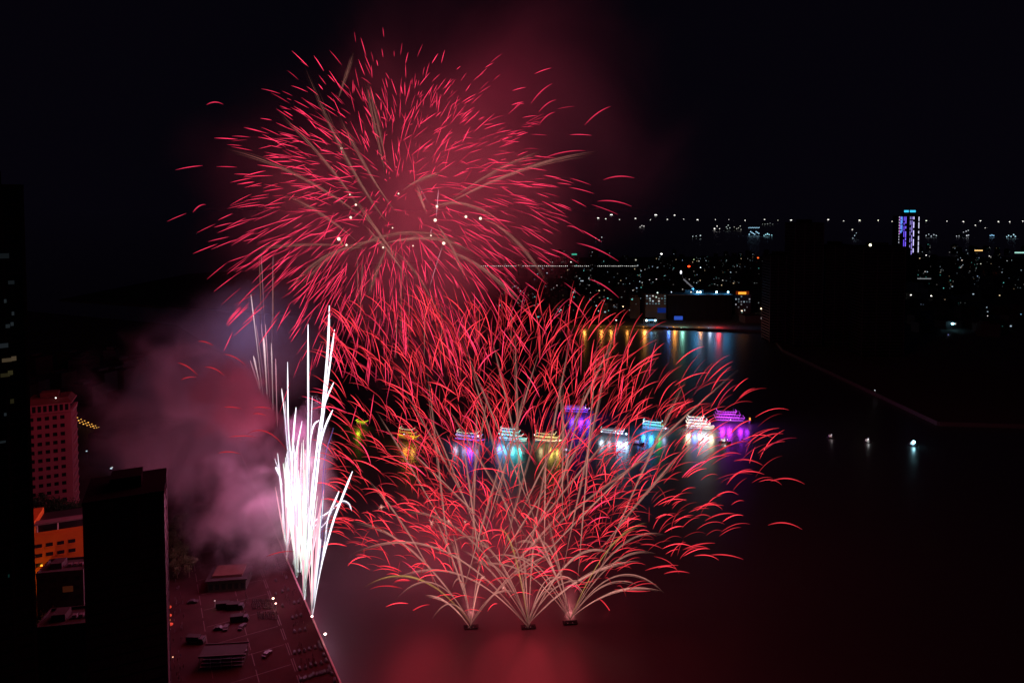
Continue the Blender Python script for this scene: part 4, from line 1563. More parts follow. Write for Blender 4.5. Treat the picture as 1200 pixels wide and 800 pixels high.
# the golden lamps on the far street, left bank
for k in range(26):
    u = k / 25
    px, py = 87 + 35 * u, 489 + 14 * u + (-3, 0, 2.5)[k % 3] * (1 - .6 * u) + 1
    o = put_lamp(px, py, (1, .45, .08), 1.2 if k % 4 else 2.2, .5, None, h=5, name='festoon_lamp', cat='lamp')
    o['label'] = 'one of the small golden lamps strung along the street behind the terracotta tower'
    o['group'] = 'golden lamps behind the terracotta tower'
for (px, py, col, st, r_) in ((102, 528, COOL, 1, .5), (118, 529, COOL, .7, .4), (131, 548, COOL, 1.6, .7), (132, 547, WHITE_, 1, .5), (150, 552, COOL, 1, .5), (153, 547, WARM, .8, .4), (122, 503, (1, .8, .8), 2, .6), (47, 246.5, WARM, .9, 9), (62.5, 246.4, (1, .7, .5), 1.2, 9), (166, 440, COOL, .4, .4), (35, 508, TEAL, .3, .5)):
    if py < 250:
        continue
    o = put_lamp(px, py, col, st, r_, None, h=6)
    o['label'] = 'one of the few scattered pale lamps on the dark left bank'
    o['label'] = 'one of the few scattered pale lamps on the dark bank behind the slab building'
    o['group'] = 'scattered lamps on the near dark bank'
# low dark houses on the near bank
for i in range(26):
    g = gnd(rnd.uniform(130, 200), rnd.uniform(510, 560), QZ) if i % 2 else gnd(rnd.uniform(20, 170), rnd.uniform(430, 476), QZ)
    W, D, H, me = rnd.choice(protos[:3])
    o = bpy.data.objects.new('city_house', me)
    C.objects.link(o)
    o.location = g
    o.rotation_euler = (0, 0, rnd.uniform(-.4, .4))
    o.material_slots[0].link = 'OBJECT'
    o.material_slots[0].material = M['dark_metal']
    tag(o, 'one of the unlit low houses on the near bank behind the smoke', 'building', 'unlit houses on the near bank')


# ------------------------------------------------------------------ barges
BARGES = []
for (px, py, lb) in ((552, 735, 'small launching barge under the first comet fan on the river'), (619, 735, 'small launching barge under the middle comet fan'), (668, 730, 'small launching barge under the comet fan farthest from the quay')):
    g = gnd(px, py)
    t = empty('launch_barge', g, R(6), lb, 'barge')
    t.scale = (.6, .6, .6)
    MB().add([(-4.6, -2, -.3), (4.6, -2, -.3), (4.6, 2, -.3), (-4.6, 2, -.3), (-5.4, -2.2, 1), (5.4, -2.2, 1), (5.4, 2.2, 1), (-5.4, 2.2, 1)],
             [(0, 3, 2, 1), (4, 5, 6, 7), (0, 1, 5, 4), (1, 2, 6, 5), (2, 3, 7, 6), (3, 0, 4, 7)]).build('hull', M['unlit'], t)
    for k in range(6):
        b = MB().box(-4 + k * 1.4, -3.1 + k * 1.4, -1.2, 1.2, 1.003, 1.6)
        b.build('launch_crate', M['unlit'], t)
    for x in (-2, 1.5):
        MB().ball((x, -1.8, 1.5), .22).build('deck_spark', lampmat((1, .3, .35), .3), t)
    BARGES.append(g)


# ------------------------------------------------------------------ fireworks
def star_path(c, d, Rr, a, b_, sag, n=7):
    """the stretch a..b of a star's flight from the break point: fast, then slowed by the air, sinking"""
    k = .7
    out = []
    for i in range(n):
        t_ = a + (b_ - a) * i / (n - 1)
        s_ = (1 - math.exp(-k * t_)) / (1 - math.exp(-k))
        out.append(c + d * (Rr * s_) - Vector((0, 0, sag * t_ ** 2.2)))
    return out


def star_trail(b, pts, r_, h0, lo=.25):
    n = len(pts)
    rad = [r_ * (.35 + .65 * math.sin(PI * min(1, (i + .6) / n) ** .8)) for i in range(n)]
    rad[0] *= .5
    rad[-1] *= .7
    heat = [h0 * (lo + (1 - lo) * math.sin(PI * (i + .5) / n)) for i in range(n)]
    b.tube(pts, rad, 3, heat)


def rdir(rnd, zb=0.0):
    while True:
        v = Vector((rnd.uniform(-1, 1), rnd.uniform(-1, 1), rnd.uniform(-1, 1)))
        if .05 < v.length < 1:
            v.normalize()
            v.z += zb
            return v.normalized()


def comet(b, pts, r_, h0, strands=14, seed=0, droop=1.0, late=0.0, core=True):
    """a glowing tail: a fine bright thread with ember threads that spread and sink away from it"""
    rnd = random.Random(seed)
    pts = pts[int(late * len(pts)):]
    n = len(pts)

    def env_(u):
        return max(.0, min(1, (u + .03) / .28)) * min(1, (1.02 - u) / .22) * (1.1 - .3 * u)
    if core:
        b.tube(pts, [.085 * min(1, (n - i) / 4) for i in range(n)], 4, [h0 * .95 * env_(i / (n - 1)) for i in range(n)])
    for s_ in range(strands):
        i0 = int(rnd.uniform(0, n * .5))
        i1 = min(n - 1, max(int(rnd.uniform(i0 + n * .3, n)), i0 + 3))
        off = Vector((rnd.gauss(0, 1), rnd.gauss(0, 1), rnd.gauss(0, 1) - .3)) * r_ * .42
        q_, hh, rr = [], [], []
        for i in range(i0, i1 + 1):
            u = i / (n - 1)
            wob = Vector((rnd.gauss(0, .05), 0, rnd.gauss(0, .05))) * r_
            q_.append(pts[i] + off * (.25 + .85 * u) + wob - Vector((0, 0, droop * r_ * .35 * u * u)))
            e = min(1, (i - i0 + .6) / 3) * min(1, (i1 - i + .6) / 4)
            hh.append(h0 * .55 * e * env_(u) * rnd.uniform(.7, 1.2))
            rr.append(.05 * (.6 + .5 * e))
        b.tube(q_, rr, 3, hh)


def ballistic(p0, p1, apex, n=22):
    """from p0 to p1 bulging up by apex metres"""
    out = []
    for i in range(n):
        u = i / (n - 1)
        out.append(p0.lerp(p1, u) + Vector((0, 0, apex * 4 * u * (1 - u))))
    return out


def burst(name, label, centre, Rr, n, sag, lenr, arange, mt, r_, seed, zb=0.0, hr=(.35, 1.0), squash=(1, 1, 1), keep=None, jit=.25, extra=None):
    rnd = random.Random(seed)
    t = empty(name, centre, 0, label, 'firework')
    paths = []
    while len(paths) < n:
        d = rdir(rnd, zb)
        d = Vector((d.x * squash[0], d.y * squash[1], d.z * squash[2]))
        a = rnd.uniform(*arange) if rnd.random() < .85 else rnd.uniform(arange[0] * .45, arange[0])
        ln = rnd.uniform(*lenr)
        c0 = Vector((rnd.gauss(0, 1), rnd.gauss(0, 1), rnd.gauss(0, 1))) * Rr * jit * .5
        p = star_path(c0, d, Rr, a, a + ln, sag)
        if keep and not keep(p, centre):
            continue
        paths.append((p, r_ * rnd.uniform(.75, 1.25), rnd.uniform(*hr)))
    paths.sort(key=lambda q_: -q_[1] * (q_[0][0] - q_[0][-1]).length)
    mm = mt if isinstance(mt, list) else [mt]
    for k, (p, rr, h) in enumerate(paths[:100]):
        b = MB()
        star_trail(b, p, rr, h)
        b.build('star_trail', mm[k % len(mm)], t)
    if len(paths) > 100:
        for j, m_ in enumerate(mm[:1]):
            b = MB()
            for (p, rr, h) in paths[100:]:
                star_trail(b, p, rr, h)
            tag(b.build('star_trails', m_, t), kind='stuff')
    return t


UY = 330.0
UC = at(464, 236, UY)
ub = burst('shell_burst', 'huge round red shell burst high in the sky over the river', UC, 81, 1250, 12, (.10, .22), (.44, .96), RED, .14, 11, zb=.03, jit=.22, squash=(1.03, .75, .98), hr=(.45, 2.2))
# stray stars thrown out to the east
b = None
rnd = random.Random(31)
for (x0, y0, x1, y1) in ((685, 147, 707, 134), (707, 211, 735, 211), (700, 236, 738, 242), (664, 265, 687, 275), (676, 285, 718, 303), (690, 327, 718, 343), (666, 350, 686, 372), (631, 132, 654, 112), (622, 122, 645, 106), (603, 127, 615, 118),
                         (636, 186, 688, 175), (632, 146, 648, 138), (242, 123, 260, 122), (226, 249, 244, 240)):
    b = MB()
    p0, p1 = at(x0, y0, UY + rnd.uniform(-25, 25)) - UC, at(x1, y1, UY) - UC
    p1.y = p0.y
    star_trail(b, ballistic(p0, p1, 1.2, 9), .3, .8)
    b.build('star_trail', RED, ub)
# brown comet tails of the upper burst
for k, (x0, y0, x1, y1, ap, h) in enumerate((
        (455, 262, 357, 78, -6, .35), (465, 250, 396, 132, -3, .35), (440, 270, 325, 130, 4, .3), (445, 270, 262, 174, 6, .3), (420, 285, 330, 228, 3, .35), (470, 310, 415, 230, 0, .4), (480, 330, 425, 262, 2, .4),
        (500, 250, 488, 215, 0, .55), (470, 225, 520, 202, 2, .4), (505, 250, 700, 177, 5, .45), (520, 240, 640, 175, 3, .3), (455, 200, 430, 90, 0, .22), (395, 120, 415, 60, 0, .2), (452, 205, 428, 95, 0, .25),
        (500, 245, 590, 262, 6, .4), (560, 255, 640, 330, 6, .35), (510, 290, 625, 370, 6, .35), (470, 285, 560, 300, 5, .35), (460, 285, 345, 345, 10, .3), (440, 288, 540, 284, 3, .5), (430, 290, 290, 292, 2, .22),
        (510, 262, 548, 330, 3, .4), (455, 290, 520, 380, 6, .25), (430, 292, 332, 348, 8, .3), (455, 288, 430, 350, 2, .3), (400, 300, 545, 285, 8, .3))):
    b = MB()
    p0, p1 = at(x0, y0, UY) - UC, at(x1, y1, UY + ((k * 53) % 60 - 30)) - UC
    comet(b, ballistic(p0, p1, ap), 1.5, h * 1.35, 22, k + 40)
    b.build('comet_tail', EMB, ub)
# sparkling heads
for k, (x, y, s_) in enumerate(((411, 255, 1), (417, 240, .8), (406, 287, .8), (449, 290, .7), (397, 280, 1.3), (467, 227, .6), (510, 258, 1.2), (512, 242, 1), (546, 254, 1), (563, 256, 1.1), (520, 285, 1.2), (460, 267, .5), (400, 174, .8), (410, 228, .5), (505, 276, .6), (484, 288, .5))):
    MB().ball(at(x, y, UY - 10) - UC, .62 * s_, 6, 4).build('spark', lampmat((1, .72, .55), 2.2), ub)
for (x0, y0, x1, y1, h) in ((514, 221, 511, 257, 1.2), (519, 287, 503, 338, 1.0), (398, 280, 402, 290, .9), (489, 214, 503, 242, .6), (506, 268, 504, 277, 1)):
    b = MB()
    p0, p1 = at(x0, y0, UY - 10) - UC, at(x1, y1, UY - 10) - UC
    comet(b, ballistic(p0, p1, .4, 12), .28, h, 7, int(x0))
    b.build('spark_tail', GOLD if x0 == 398 else PNK, ub)

# the low red bursts over the barges
LY = 300.0


def lerp_table(v, tab):
    for (a, x), (b_, y) in zip(tab[:-1], tab[1:]):
        if v <= b_:
            return x + (y - x) * max(0, (v - a) / (b_ - a))
    return tab[-1][1]


EAST = [(360, 690), (400, 745), (440, 830), (480, 900), (540, 905), (600, 880), (650, 850), (700, 770), (730, 700)]


def mine_burst(label, ox, x0, x1, n, seed):
    """stars thrown up from a barge: each trail is the stretch of its arc just before and over the top"""
    rnd = random.Random(seed)
    o = at(ox, 640, LY)
    t = empty('shell_burst', o, 0, label, 'firework')
    m = LY / F_PX
    paths = []
    while len(paths) < n:
        x, y = rnd.uniform(x0, x1), rnd.uniform(366, 722)
        if x < 392 + max(0, y - 625) * .9 + max(0, 395 - y) * 1.2:
            continue
        lim = lerp_table(y, EAST)
        if x > lim or rnd.random() > min(1, .14 + (lim - x) / 130):
            continue
        if y > 655 and rnd.random() > .62 - (y - 655) * .0075:
            continue
        dep = rnd.gauss(0, 20)
        E_ = at(x, y, LY + dep)
        dx, dz = (x - 608) * m, (735 - y) * m
        hx = dx + rnd.gauss(0, 34)
        hy = dep * .8 + rnd.gauss(0, 12)
        hv = Vector((hx, hy, 0))
        hv.normalize()
        el = math.degrees(math.atan2(max(dz, 2), math.hypot(hx, hy)))      # how steeply the star was thrown
        a0 = R(min(86, el * .80 + 13 + rnd.gauss(0, 10)))
        bend = R(rnd.uniform(22, 50) + (16 if el < 50 else 0) + (22 if y > 560 and rnd.random() < .35 else 0))
        ln = rnd.uniform(24, 50) * m * (.75 if y > 560 else 1.0)
        k = 8
        pts, p = [], Vector(E_)
        for i in range(k):
            a = a0 - bend * (i / (k - 1)) ** 1.4
            pts.append(p.copy())
            p = p + (hv * math.cos(a) + Vector((0, 0, math.sin(a)))) * (ln / (k - 1))
        if min(q_.z for q_ in pts) < 3:
            continue
        paths.append(([q_ - o for q_ in pts], rnd.choice((.09, .12, .15, .19)), rnd.choice((.4, .7, 1.0, 1.5, 2.6))))
    paths.sort(key=lambda q_: -q_[1] * (q_[0][0] - q_[0][-1]).length)
    for k, (p, rr, h) in enumerate(paths[:100]):
        b = MB()
        star_trail(b, p, rr, h)
        b.build('star_trail', REDW if k % 2 else RED, t)
    b = MB()
    for (p, rr, h) in paths[100:]:
        star_trail(b, p, rr, h)
    tag(b.build('star_trails', REDW, t), kind='stuff')
    return t


mine_burst('dense low red burst over the barge nearest the quay', 522, 388, 600, 640, 5)
mine_burst('dense low red burst over the middle barge', 608, 480, 740, 700, 6)
mine_burst('sparser low red burst spreading past the barge farthest from the quay', 685, 620, 905, 520, 7)
b0 = None
t = empty('stray_stars', at(860, 560, LY), 0, 'scattered red stars falling far out east over the dark water', 'firework')
O = at(860, 560, LY)
for (x0, y0, x1, y1, ap) in ((882, 519, 918, 508, 1.5), (888, 531, 920, 517, 1.5), (903, 564, 943, 567, 2), (900, 615, 940, 620, 2), (860, 540, 894, 545, 1.5), (865, 468, 885, 455, 1.2), (800, 644, 838, 636, 1.0), (832, 650, 871, 655, 1.0),
                             (756, 668, 795, 662, .8), (778, 672, 808, 671, 1.0), (838, 583, 858, 576, 1), (812, 596, 848, 592, 1), (826, 610, 862, 602, 1.5), (842, 535, 868, 532, 1.2), (825, 541, 876, 516, 2), (720, 690, 762, 692, -.5), (700, 700, 722, 730, 2), (480, 718, 504, 708, 1)):
    b = MB()
    star_trail(b, ballistic(at(x0, y0, LY) - O, at(x1, y1, LY) - O, ap, 9), .26, .9)
    b.build('star_trail', REDW, t)

# stars of the low fireworks drifting over the smoke
for (x0, y0, x1, y1, ap) in ((208, 425, 232, 440, 1), (232, 400, 250, 405, .6), (262, 415, 288, 428, 1), (240, 430, 263, 440, 1), (262, 477, 283, 479, .4), (296, 478, 318, 479, .5), (296, 485, 312, 487, .5), (290, 508, 337, 528, 4), (255, 531, 282, 532, .8),
                             (312, 652, 345, 646, .8), (212, 445, 230, 442, .5), (268, 512, 300, 512, .5)):
    b = MB()
    star_trail(b, ballistic(at(x0, y0, LY - 40) - O, at(x1, y1, LY - 40) - O, ap, 9), .19, .6)
    b.build('star_trail', REDW, t)

# comet fans from the three barges
fan_hand = {
    0: [(497, 697, 4, .8), (430, 560, 6, .5), (455, 505, 3, .5), (470, 450, 3, .45), (410, 610, 10, .5), (440, 480, 4, .45), (500, 430, 2, .45), (520, 470, 1, .5), (548, 420, 1, .5), (575, 440, 1, .45), (600, 500, 2, .45),
        (540, 395, 1, .4), (640, 520, 10, .6), (567, 672, 4, .8), (680, 470, 6, .4), (505, 600, 5, .5), (530, 620, 3, .5), (620, 440, 2, .35)],
    1: [(410, 650, 18, .6), (455, 682, 14, .6), (690, 707, 16, .8), (575, 390, 1, .5), (603, 380, 1, .45), (560, 450, 2, .5), (635, 400, 0, .5), (655, 440, 1, .45), (670, 385, 1, .45), (540, 500, 3, .5), (750, 657, 7, .9), (720, 650, 14, .6),
        (630, 640, 16, .6), (612, 640, 5, .6), (700, 480, 2, .5), (722, 375, 1, .4), (500, 480, 4, .45), (470, 600, 14, .4), (647, 560, 2, .5), (520, 645, 20, .4)],
    2: [(775, 692, 6, .8), (865, 433, 4, .55), (806, 440, 3, .55), (808, 520, 3, .5), (783, 520, 6, .45), (727, 380, 1, .5), (700, 400, 1, .5), (690, 440, 1, .5), (672, 585, 0, .7), (640, 600, 2, .5), (620, 605, 3, .6), (740, 480, 2, .5), (660, 450, 1, .45),
        (600, 640, 14, .5), (580, 560, 8, .45), (630, 500, 2, .45)]}
tall = [q_ for k_ in range(3) for q_ in fan_hand[k_] if q_[1] < 600]
low = {k_: [q_ for q_ in fan_hand[k_] if q_[1] >= 600] for k_ in range(3)}
fan_hand = {k_: low[k_] + [q_ for i_, q_ in enumerate(tall) if (i_ * 5 + i_ // 4) % 3 == k_] for k_ in range(3)}
fl = ('comet fan rising from the barge nearest the quay', 'comet fan rising from the middle barge', 'comet fan rising from the barge farthest from the quay')
for k, g in enumerate(BARGES):
    o0 = Vector((g.x, g.y, 1.7))
    t = empty('comet_fan', o0, 0, fl[k], 'firework')
    rnd = random.Random(90 + k)
    fans = fan_hand[k]
    for j, (x1, y1, ap, h) in enumerate(fans):
        b = MB()
        p1 = at(x1, y1, g.y + rnd.uniform(-25, 25)) - o0
        if y1 > 640:
            h *= .95
        comet(b, ballistic(Vector((rnd.uniform(-9, 9) if y1 < 600 else 0, rnd.uniform(-4, 4), 0)), p1, ap, 26), .85, h * 1.6, 15, j + 200 * k + 7, late=rnd.uniform(.12, .42) if y1 < 600 else 0)
        b.build('comet_tail', EMB, t)
    for j in range(9):
        b = MB()
        p1 = Vector((rnd.uniform(-44, 44), rnd.uniform(-15, 15), rnd.uniform(4, 42)))
        comet(b, ballistic(Vector((0, 0, 0)), p1, rnd.uniform(5, 14), 20), .6, .75, 12, j + 31 * k)
        b.build('comet_tail', GOLD if j == 0 else EMB, t)
t = empty('ember_puffs', at(505, 612, LY), 0, 'a few glowing peach coloured ember clots low in the dense sparks', 'firework')
for (x, y, r_) in ((505, 612, 1.1), (447, 594, .9), (590, 688, .8), (623, 725, 1.0), (526, 611, .8), (566, 676, .7), (545, 611, .6)):
    b = MB()
    rq = random.Random(int(x))
    for j in range(26):
        d = rdir(rq)
        p = at(x, y, LY) - at(505, 612, LY)
        l_ = rq.uniform(.5, 2.6) * r_
        b.tube([p, p + d * l_ * .6, p + d * l_ - Vector((0, 0, .4 * l_))], [.08, .07, .02], 3, [1.3, .8, .2])
    b.build('ember_clot', EMB, t)

# faint tails standing between the bursts
t = empty('rising_tails', at(430, 330, UY), 0, 'thin upright pinkish tails rising between the low and high bursts', 'firework')
O2 = at(430, 330, UY)
for j, (x, y0, y1, h, dx) in enumerate(((422, 300, 375, .5, 3), (420, 290, 360, .3, -2), (470, 300, 400, .45, 0), (478, 330, 410, .3, 2), (320, 310, 385, .4, 0), (306, 296, 380, .35, -2), (497, 360, 420, .6, 1), (464, 370, 420, .5, 1), (598, 355, 420, .35, 2), (517, 350, 420, .3, 1), (540, 380, 440, .35, -2), (560, 345, 410, .2, 3))):
    b = MB()
    comet(b, ballistic(at(x, y1, UY) - O2, at(x + dx, y0, UY) - O2, 0, 16), .45, h, 7, j + 700)
    b.build('comet_tail', EMB, t)


# white fireworks from the quay
def spline(pts, n=22):
    out = []
    P = [pts[0] * 2 - pts[1]] + pts + [pts[-1] * 2 - pts[-2]]
    m_ = len(pts) - 1
    for i in range(n):
        u = i / (n - 1) * m_
        k = min(int(u), m_ - 1)
        f = u - k
        a, b_, c, d = P[k:k + 4]
        out.append(.5 * ((2 * b_) + (c - a) * f + (2 * a - 5 * b_ + 4 * c - d) * f * f + (3 * b_ - a - 3 * c + d) * f ** 3))
    return out


def fountain(bx, by, label, trails, seed, n_rand=0, spread=9, hgt=(90, 190)):
    g = gnd(bx, by, QZ + 1)
    t = empty('firework_fountain', g, 0, label, 'firework')
    rnd = random.Random(seed)
    for (pl, r_, h, mt) in trails:
        r_ *= .44
        if mt is VIO:
            h *= .35
        pts = [at(x, y, g.y + (0 if i == 0 else (i % 2) * .5)) - g for i, (x, y) in enumerate(pl)]
        s_ = spline(pts)
        n = len(s_)
        rad = [r_ * (.4 + .6 * min(1, i / (n * .45))) * (1 if i < n - 3 else (n - i) / 3.2) for i in range(n)]
        heat = [h * (.45 + .55 * min(1, i / (n * .35))) for i in range(n)]
        b = MB()
        b.tube(s_, rad, 6, heat)
        o = b.build('star_trail', mt, t)
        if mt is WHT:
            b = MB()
            comet(b, s_, 1.15, .75, 12, len(t.name) + int(pl[-1][0] * 7), droop=.2, core=False)  # soft halo of the white trail, put in as fine glowing strands
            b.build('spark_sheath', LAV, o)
    for k in range(n_rand):
        x1 = bx + rnd.gauss(0, 1) * spread + rnd.uniform(-3, 6)
        y1 = by - rnd.uniform(*hgt)
        b = MB()
        m0 = (bx + (x1 - bx) * .45, by + (y1 - by) * .5)
        pts = [at(bx + rnd.gauss(0, 1), by - rnd.uniform(0, 18), g.y) - g, at(*m0, g.y + rnd.uniform(-3, 3)) - g, at(x1, y1, g.y + rnd.uniform(-5, 5)) - g]
        s_ = spline(pts, 14)
        n = len(s_)
        r_ = rnd.uniform(.18, .5)
        rad = [r_ * (.25 + .65 * min(1, i / 5)) * min(1, (n - i) / 3) for i in range(n)]
        b.tube(s_, rad, 5, [rnd.uniform(.9, 1.0) * (.25 + 1.1 * min(1, i / 5)) for i in range(n)])
        b.build('star_trail', rnd.choice((WHT, GRN, GRN, WHT, PNK, PNK)), t)
    return t


fountain(366, 722, 'white fountain launched lowest on the quay, two long crossing trails', [
    (((366, 722), (376, 665), (390, 612), (400, 585), (413, 552)), .95, 2.2, WHT),
    (((366, 722), (366, 690), (367, 640), (370, 600)), .6, 1.6, PNK),
    (((366, 720), (373, 680), (380, 640), (385, 605), (397, 575)), .6, 2, WHT),
    (((367, 716), (373, 660), (377, 600), (380, 540), (391, 501)), .33, 1.6, VIO),
    (((368, 700), (377, 640), (379, 590), (382, 540)), .25, 1.0, VIO)], 1, 8, 5, (70, 150))
fountain(357, 702, 'white fountain launched next along the quay, tall straight trails', [
    (((357, 702), (362, 640), (371, 560), (378, 480), (384, 410), (386, 358)), 1.15, 2.4, WHT),
    (((358, 690), (366, 600), (377, 500), (386, 430), (392, 386)), .95, 2.2, WHT),
    (((357, 690), (359, 600), (361, 500), (361, 380)), .9, 2.2, WHT),
    (((357, 690), (362, 620), (372, 520), (380, 475), (391, 448)), .95, 2.2, WHT),
    (((358, 690), (366, 610), (374, 530), (381, 500), (390, 480)), 1.0, 2.2, WHT),
    (((360, 660), (362, 560), (366, 464)), .45, 1.7, WHT)], 2, 26, 8, (80, 190))
fountain(348, 676, 'white fountain in the thick of the glare, greenish white core', [
    (((348, 676), (346, 620), (342, 560), (344, 510), (347, 477)), .9, 2.2, WHT),
    (((349, 670), (345, 600), (346, 540), (354, 493)), .7, 2, WHT),
    (((352, 670), (356, 600), (362, 530), (367, 500), (374, 492)), .9, 2.2, WHT),
    (((350, 670), (343, 560), (338, 500), (337, 424)), .65, 2.0, WHT),
    (((350, 668), (340, 560), (334, 490), (330, 456)), .5, 1.8, WHT),
    (((356, 640), (372, 612), (390, 596), (401, 587), (409, 590), (412, 598)), .7, 2, WHT),
    (((358, 640), (372, 622), (384, 608), (398, 575)), .5, 1.8, WHT),
    (((354, 660), (366, 615), (384, 600), (398, 590)), .6, 2.0, WHT)], 3, 40, 7, (60, 165))
fountain(336, 655, 'white fountain at the back of the glare with a bright blob at its outer trail', [
    (((336, 655), (333, 610), (330, 570), (326, 550), (322, 537)), .45, 1.8, WHT),
    (((331, 568), (328, 558), (325, 551), (323, 547)), 1.1, 2.4, WHT),
    (((336, 660), (337, 640), (337, 615), (338, 600)), .45, 1.2, (GOLD))], 4, 22, 5, (50, 130))
fountain(345, 665, 'pinkish white inner fountain filling the glare', [
    (((350, 662), (348, 600), (350, 520), (352, 505)), .5, 1.2, PNK)], 9, 34, 6, (60, 150))

# the far group half behind the smoke
t = empty('firework_fountain', at(315, 470, 420), 0, 'farther group of thin white trails standing in the smoke', 'firework')
O3 = at(315, 470, 420)
for j, (x0, y0, x1, y1, h, r_) in enumerate(((308, 462, 294, 345, 1.3, .35), (305, 455, 297, 417, 1.6, .5), (313, 462, 309, 395, 2, .6), (316, 465, 311, 380, 1.0, .35), (320, 480, 318, 402, 1.2, .4), (325, 500, 323, 420, 1.0, .4), (306, 462, 293, 422, .8, .35),
                                         (314, 470, 306, 378, .7, .3), (335, 500, 330, 455, 1.3, .5), (336, 508, 334, 470, 1.3, .45), (310, 450, 300, 380, .6, .25), (318, 440, 320, 300, .35, .25), (312, 420, 306, 296, .3, .25))):
    b = MB()
    s_ = ballistic(at(x0, y0, 420) - O3, at(x1, y1, 420) - O3, .5, 14)
    b.tube(s_, [r_ * (.5 + .5 * i / 13) * min(1, (14 - i) / 3) for i in range(14)], 5, [h * (.12 + .88 * (i / 13) ** 1.2) for i in range(14)])
    b.build('star_trail', PNK if h < 1.1 else WPK, t)


# ------------------------------------------------------------------ the light the fireworks give, and added lights that tint smoke and haze
def flash(loc, col, e, r_, parent=None, name='burst_light'):
    l_ = bpy.data.lights.new(name, 'POINT')
    l_.energy = e
    l_.color = col
    l_.shadow_soft_size = r_
    o = bpy.data.objects.new(name, l_)
    C.objects.link(o)
    o.location = loc
    return o


rnd = random.Random(404)
for k in range(9):
    a_ = k * 2.4
    rr = (30 + 150 * (k / 8) ** .6)
    flash(at(468 + rr * math.cos(a_), 250 + rr * .85 * math.sin(a_), UY + rnd.uniform(-30, 30)), (1, .09, .15), 62000, 26)
for (px, py, e) in ((500, 600, 26000), (590, 500, 26000), (640, 620, 26000), (720, 540, 16000), (540, 440, 22000), (450, 500, 18000), (600, 680, 16000)):
    flash(at(px, py, LY + rnd.uniform(-20, 20)), (1, .05, .08), e * 2.2, 20)
for (px, py, c_, e, r_) in ((350, 640, (1, .10, .32), 7000, 8), (336, 580, (1, .26, .58), 105000, 16), (348, 500, (1, .24, .66), 34000, 10), (368, 410, (.75, .35, 1.0), 12000, 9)):
    flash(at(px, py, 318), c_, e, r_)
flash(at(590, 100, 370), (1, .03, .12), 30000, 30)  # red light added to brighten the upper haze
for (px, py, e) in ((300, 375, 14000), (285, 400, 8000)):
    flash(at(px, py, 415), (.6, .45, 1.0), e, 16)
for (px, py, e) in ((285, 500, 7000), (240, 600, 9000), (235, 540, 7000)):
    flash(at(px, py, 300), (1, .05, .10), e, 12)  # red lights added to tint smoke and plaza, not part of any burst


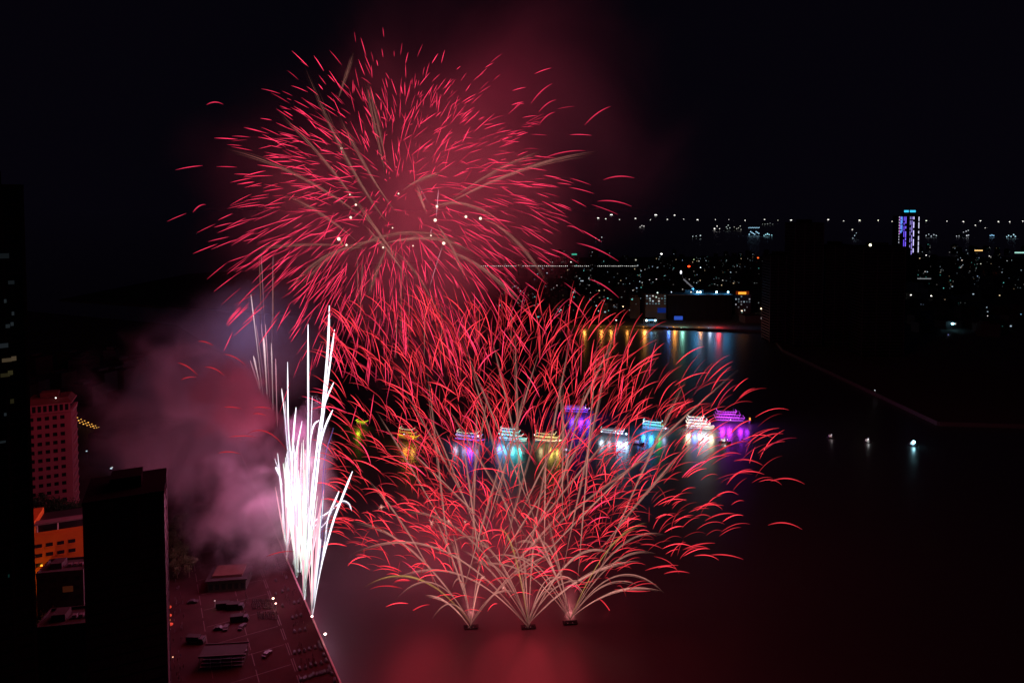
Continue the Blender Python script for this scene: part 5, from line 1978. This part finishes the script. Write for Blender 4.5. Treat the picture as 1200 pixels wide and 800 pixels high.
# ------------------------------------------------------------------ smoke
def smoke(name, px, py, Y, rx, rz_, ry, dens, scale, col, tilt=0.0, edge=.75, thr=.0, seed=0.0, aniso=0.25):
    """one cloud: an uneven puff whose density thins to nothing before the edge of its hull"""
    m = bpy.data.materials.new(name)
    m.use_nodes = True
    n, l = m.node_tree.nodes, m.node_tree.links
    n.clear()
    out = n.new('ShaderNodeOutputMaterial')
    pv = n.new('ShaderNodeVolumePrincipled')
    pv.inputs['Color'].default_value = tuple(col) + (1,)
    pv.inputs['Anisotropy'].default_value = aniso
    tc = n.new('ShaderNodeTexCoord')
    ln = n.new('ShaderNodeVectorMath')
    ln.operation = 'LENGTH'
    l.new(tc.outputs['Object'], ln.inputs[0])
    geo = n.new('ShaderNodeNewGeometry')
    mp = n.new('ShaderNodeMapping')
    mp.inputs['Location'].default_value = (seed, seed * .7, seed * .3)
    mp.inputs['Scale'].default_value = (scale, scale, scale)
    l.new(geo.outputs['Position'], mp.inputs[0])
    nz = n.new('ShaderNodeTexNoise')
    nz.inputs['Scale'].default_value = 1
    nz.inputs['Detail'].default_value = 5.0
    nz.inputs['Roughness'].default_value = .55
    nz.inputs['Distortion'].default_value = .6
    l.new(mp.outputs[0], nz.inputs['Vector'])

    def mth(op, a, b_=None):
        x = n.new('ShaderNodeMath')
        x.operation = op
        for i, v in enumerate((a, b_)):
            if v is None:
                continue
            if isinstance(v, (int, float)):
                x.inputs[i].default_value = v
            else:
                l.new(v, x.inputs[i])
        return x.outputs[0]
    nn = mth('MULTIPLY', mth('SUBTRACT', nz.outputs['Fac'], .5), edge * 2.2)
    v = mth('ADD', mth('SUBTRACT', .85 - thr, ln.outputs['Value']), nn)
    sm = n.new('ShaderNodeMapRange')
    sm.interpolation_type = 'SMOOTHSTEP'
    sm.inputs['From Min'].default_value = 0
    sm.inputs['From Max'].default_value = .8
    sm.inputs['To Min'].default_value = 0
    sm.inputs['To Max'].default_value = dens
    l.new(v, sm.inputs['Value'])
    hull = mth('MULTIPLY', sm.outputs[0], mth('MINIMUM', 1.0, mth('MAXIMUM', 0.0, mth('MULTIPLY', mth('SUBTRACT', 1.0, ln.outputs['Value']), 4.0))))
    l.new(hull, pv.inputs['Density'])
    l.new(pv.outputs[0], out.inputs['Volume'])
    b = MB().ball((0, 0, 0), 1.0, 24, 14)
    o = b.build(name, m)
    o.location = at(px, py, Y)
    s_ = Y / F_PX
    o.scale = (rx * s_, ry, rz_ * s_)
    o.rotation_euler = (0, tilt, 0)
    return tag(o, kind='stuff')


smoke('smoke', 292, 600, 335, 90, 115, 30, .075, .062, (.85, .8, .85), tilt=R(-28), edge=1.0, seed=3)
smoke('smoke', 362, 575, 312, 46, 150, 9, .050, .09, (.95, .9, .95), edge=.5, seed=52)  # thin cloud added to give the white trails a glow around them
flash(at(364, 610, 312), (1, .66, .85), 9000, 3)
flash(at(362, 540, 312), (1, .66, .88), 9000, 3)
flash(at(372, 470, 312), (.9, .7, 1), 2500, 3)
smoke('smoke', 215, 500, 350, 150, 125, 46, .055, .040, (.85, .8, .85), tilt=R(25), edge=1.0, seed=11)
smoke('smoke', 280, 400, 400, 160, 95, 50, .013, .018, (.85, .82, .9), tilt=R(10), edge=.8, seed=21)
smoke('smoke', 490, 245, 345, 300, 260, 90, .0032, .012, (.9, .85, .85), edge=.7, seed=31)
smoke('smoke', 600, 110, 380, 260, 250, 90, .0032, .011, (.9, .85, .85), edge=.7, seed=35)
smoke('smoke', 540, 640, 310, 230, 140, 60, .0045, .015, (.9, .85, .85), edge=.5, seed=41)
smoke('smoke', 552, 708, 300, 16, 34, 7, .035, .12, (.9, .85, .85), edge=.4, seed=552, thr=-.1)
flash(at(552, 716, 299), (1, .25, .25), 2600, 2.5)
smoke('smoke', 620, 712, 300, 16, 34, 7, .035, .12, (.9, .85, .85), edge=.4, seed=620, thr=-.1)
flash(at(620, 720, 299), (1, .25, .25), 2600, 2.5)
smoke('smoke', 668, 706, 300, 16, 34, 7, .035, .12, (.9, .85, .85), edge=.4, seed=668, thr=-.1)
flash(at(668, 714, 299), (1, .25, .25), 2600, 2.5)
smoke('smoke', 278, 468, 325, 70, 70, 22, .050, .06, (.50, .24, .25), tilt=R(20), edge=1.1, seed=63, thr=-.05)
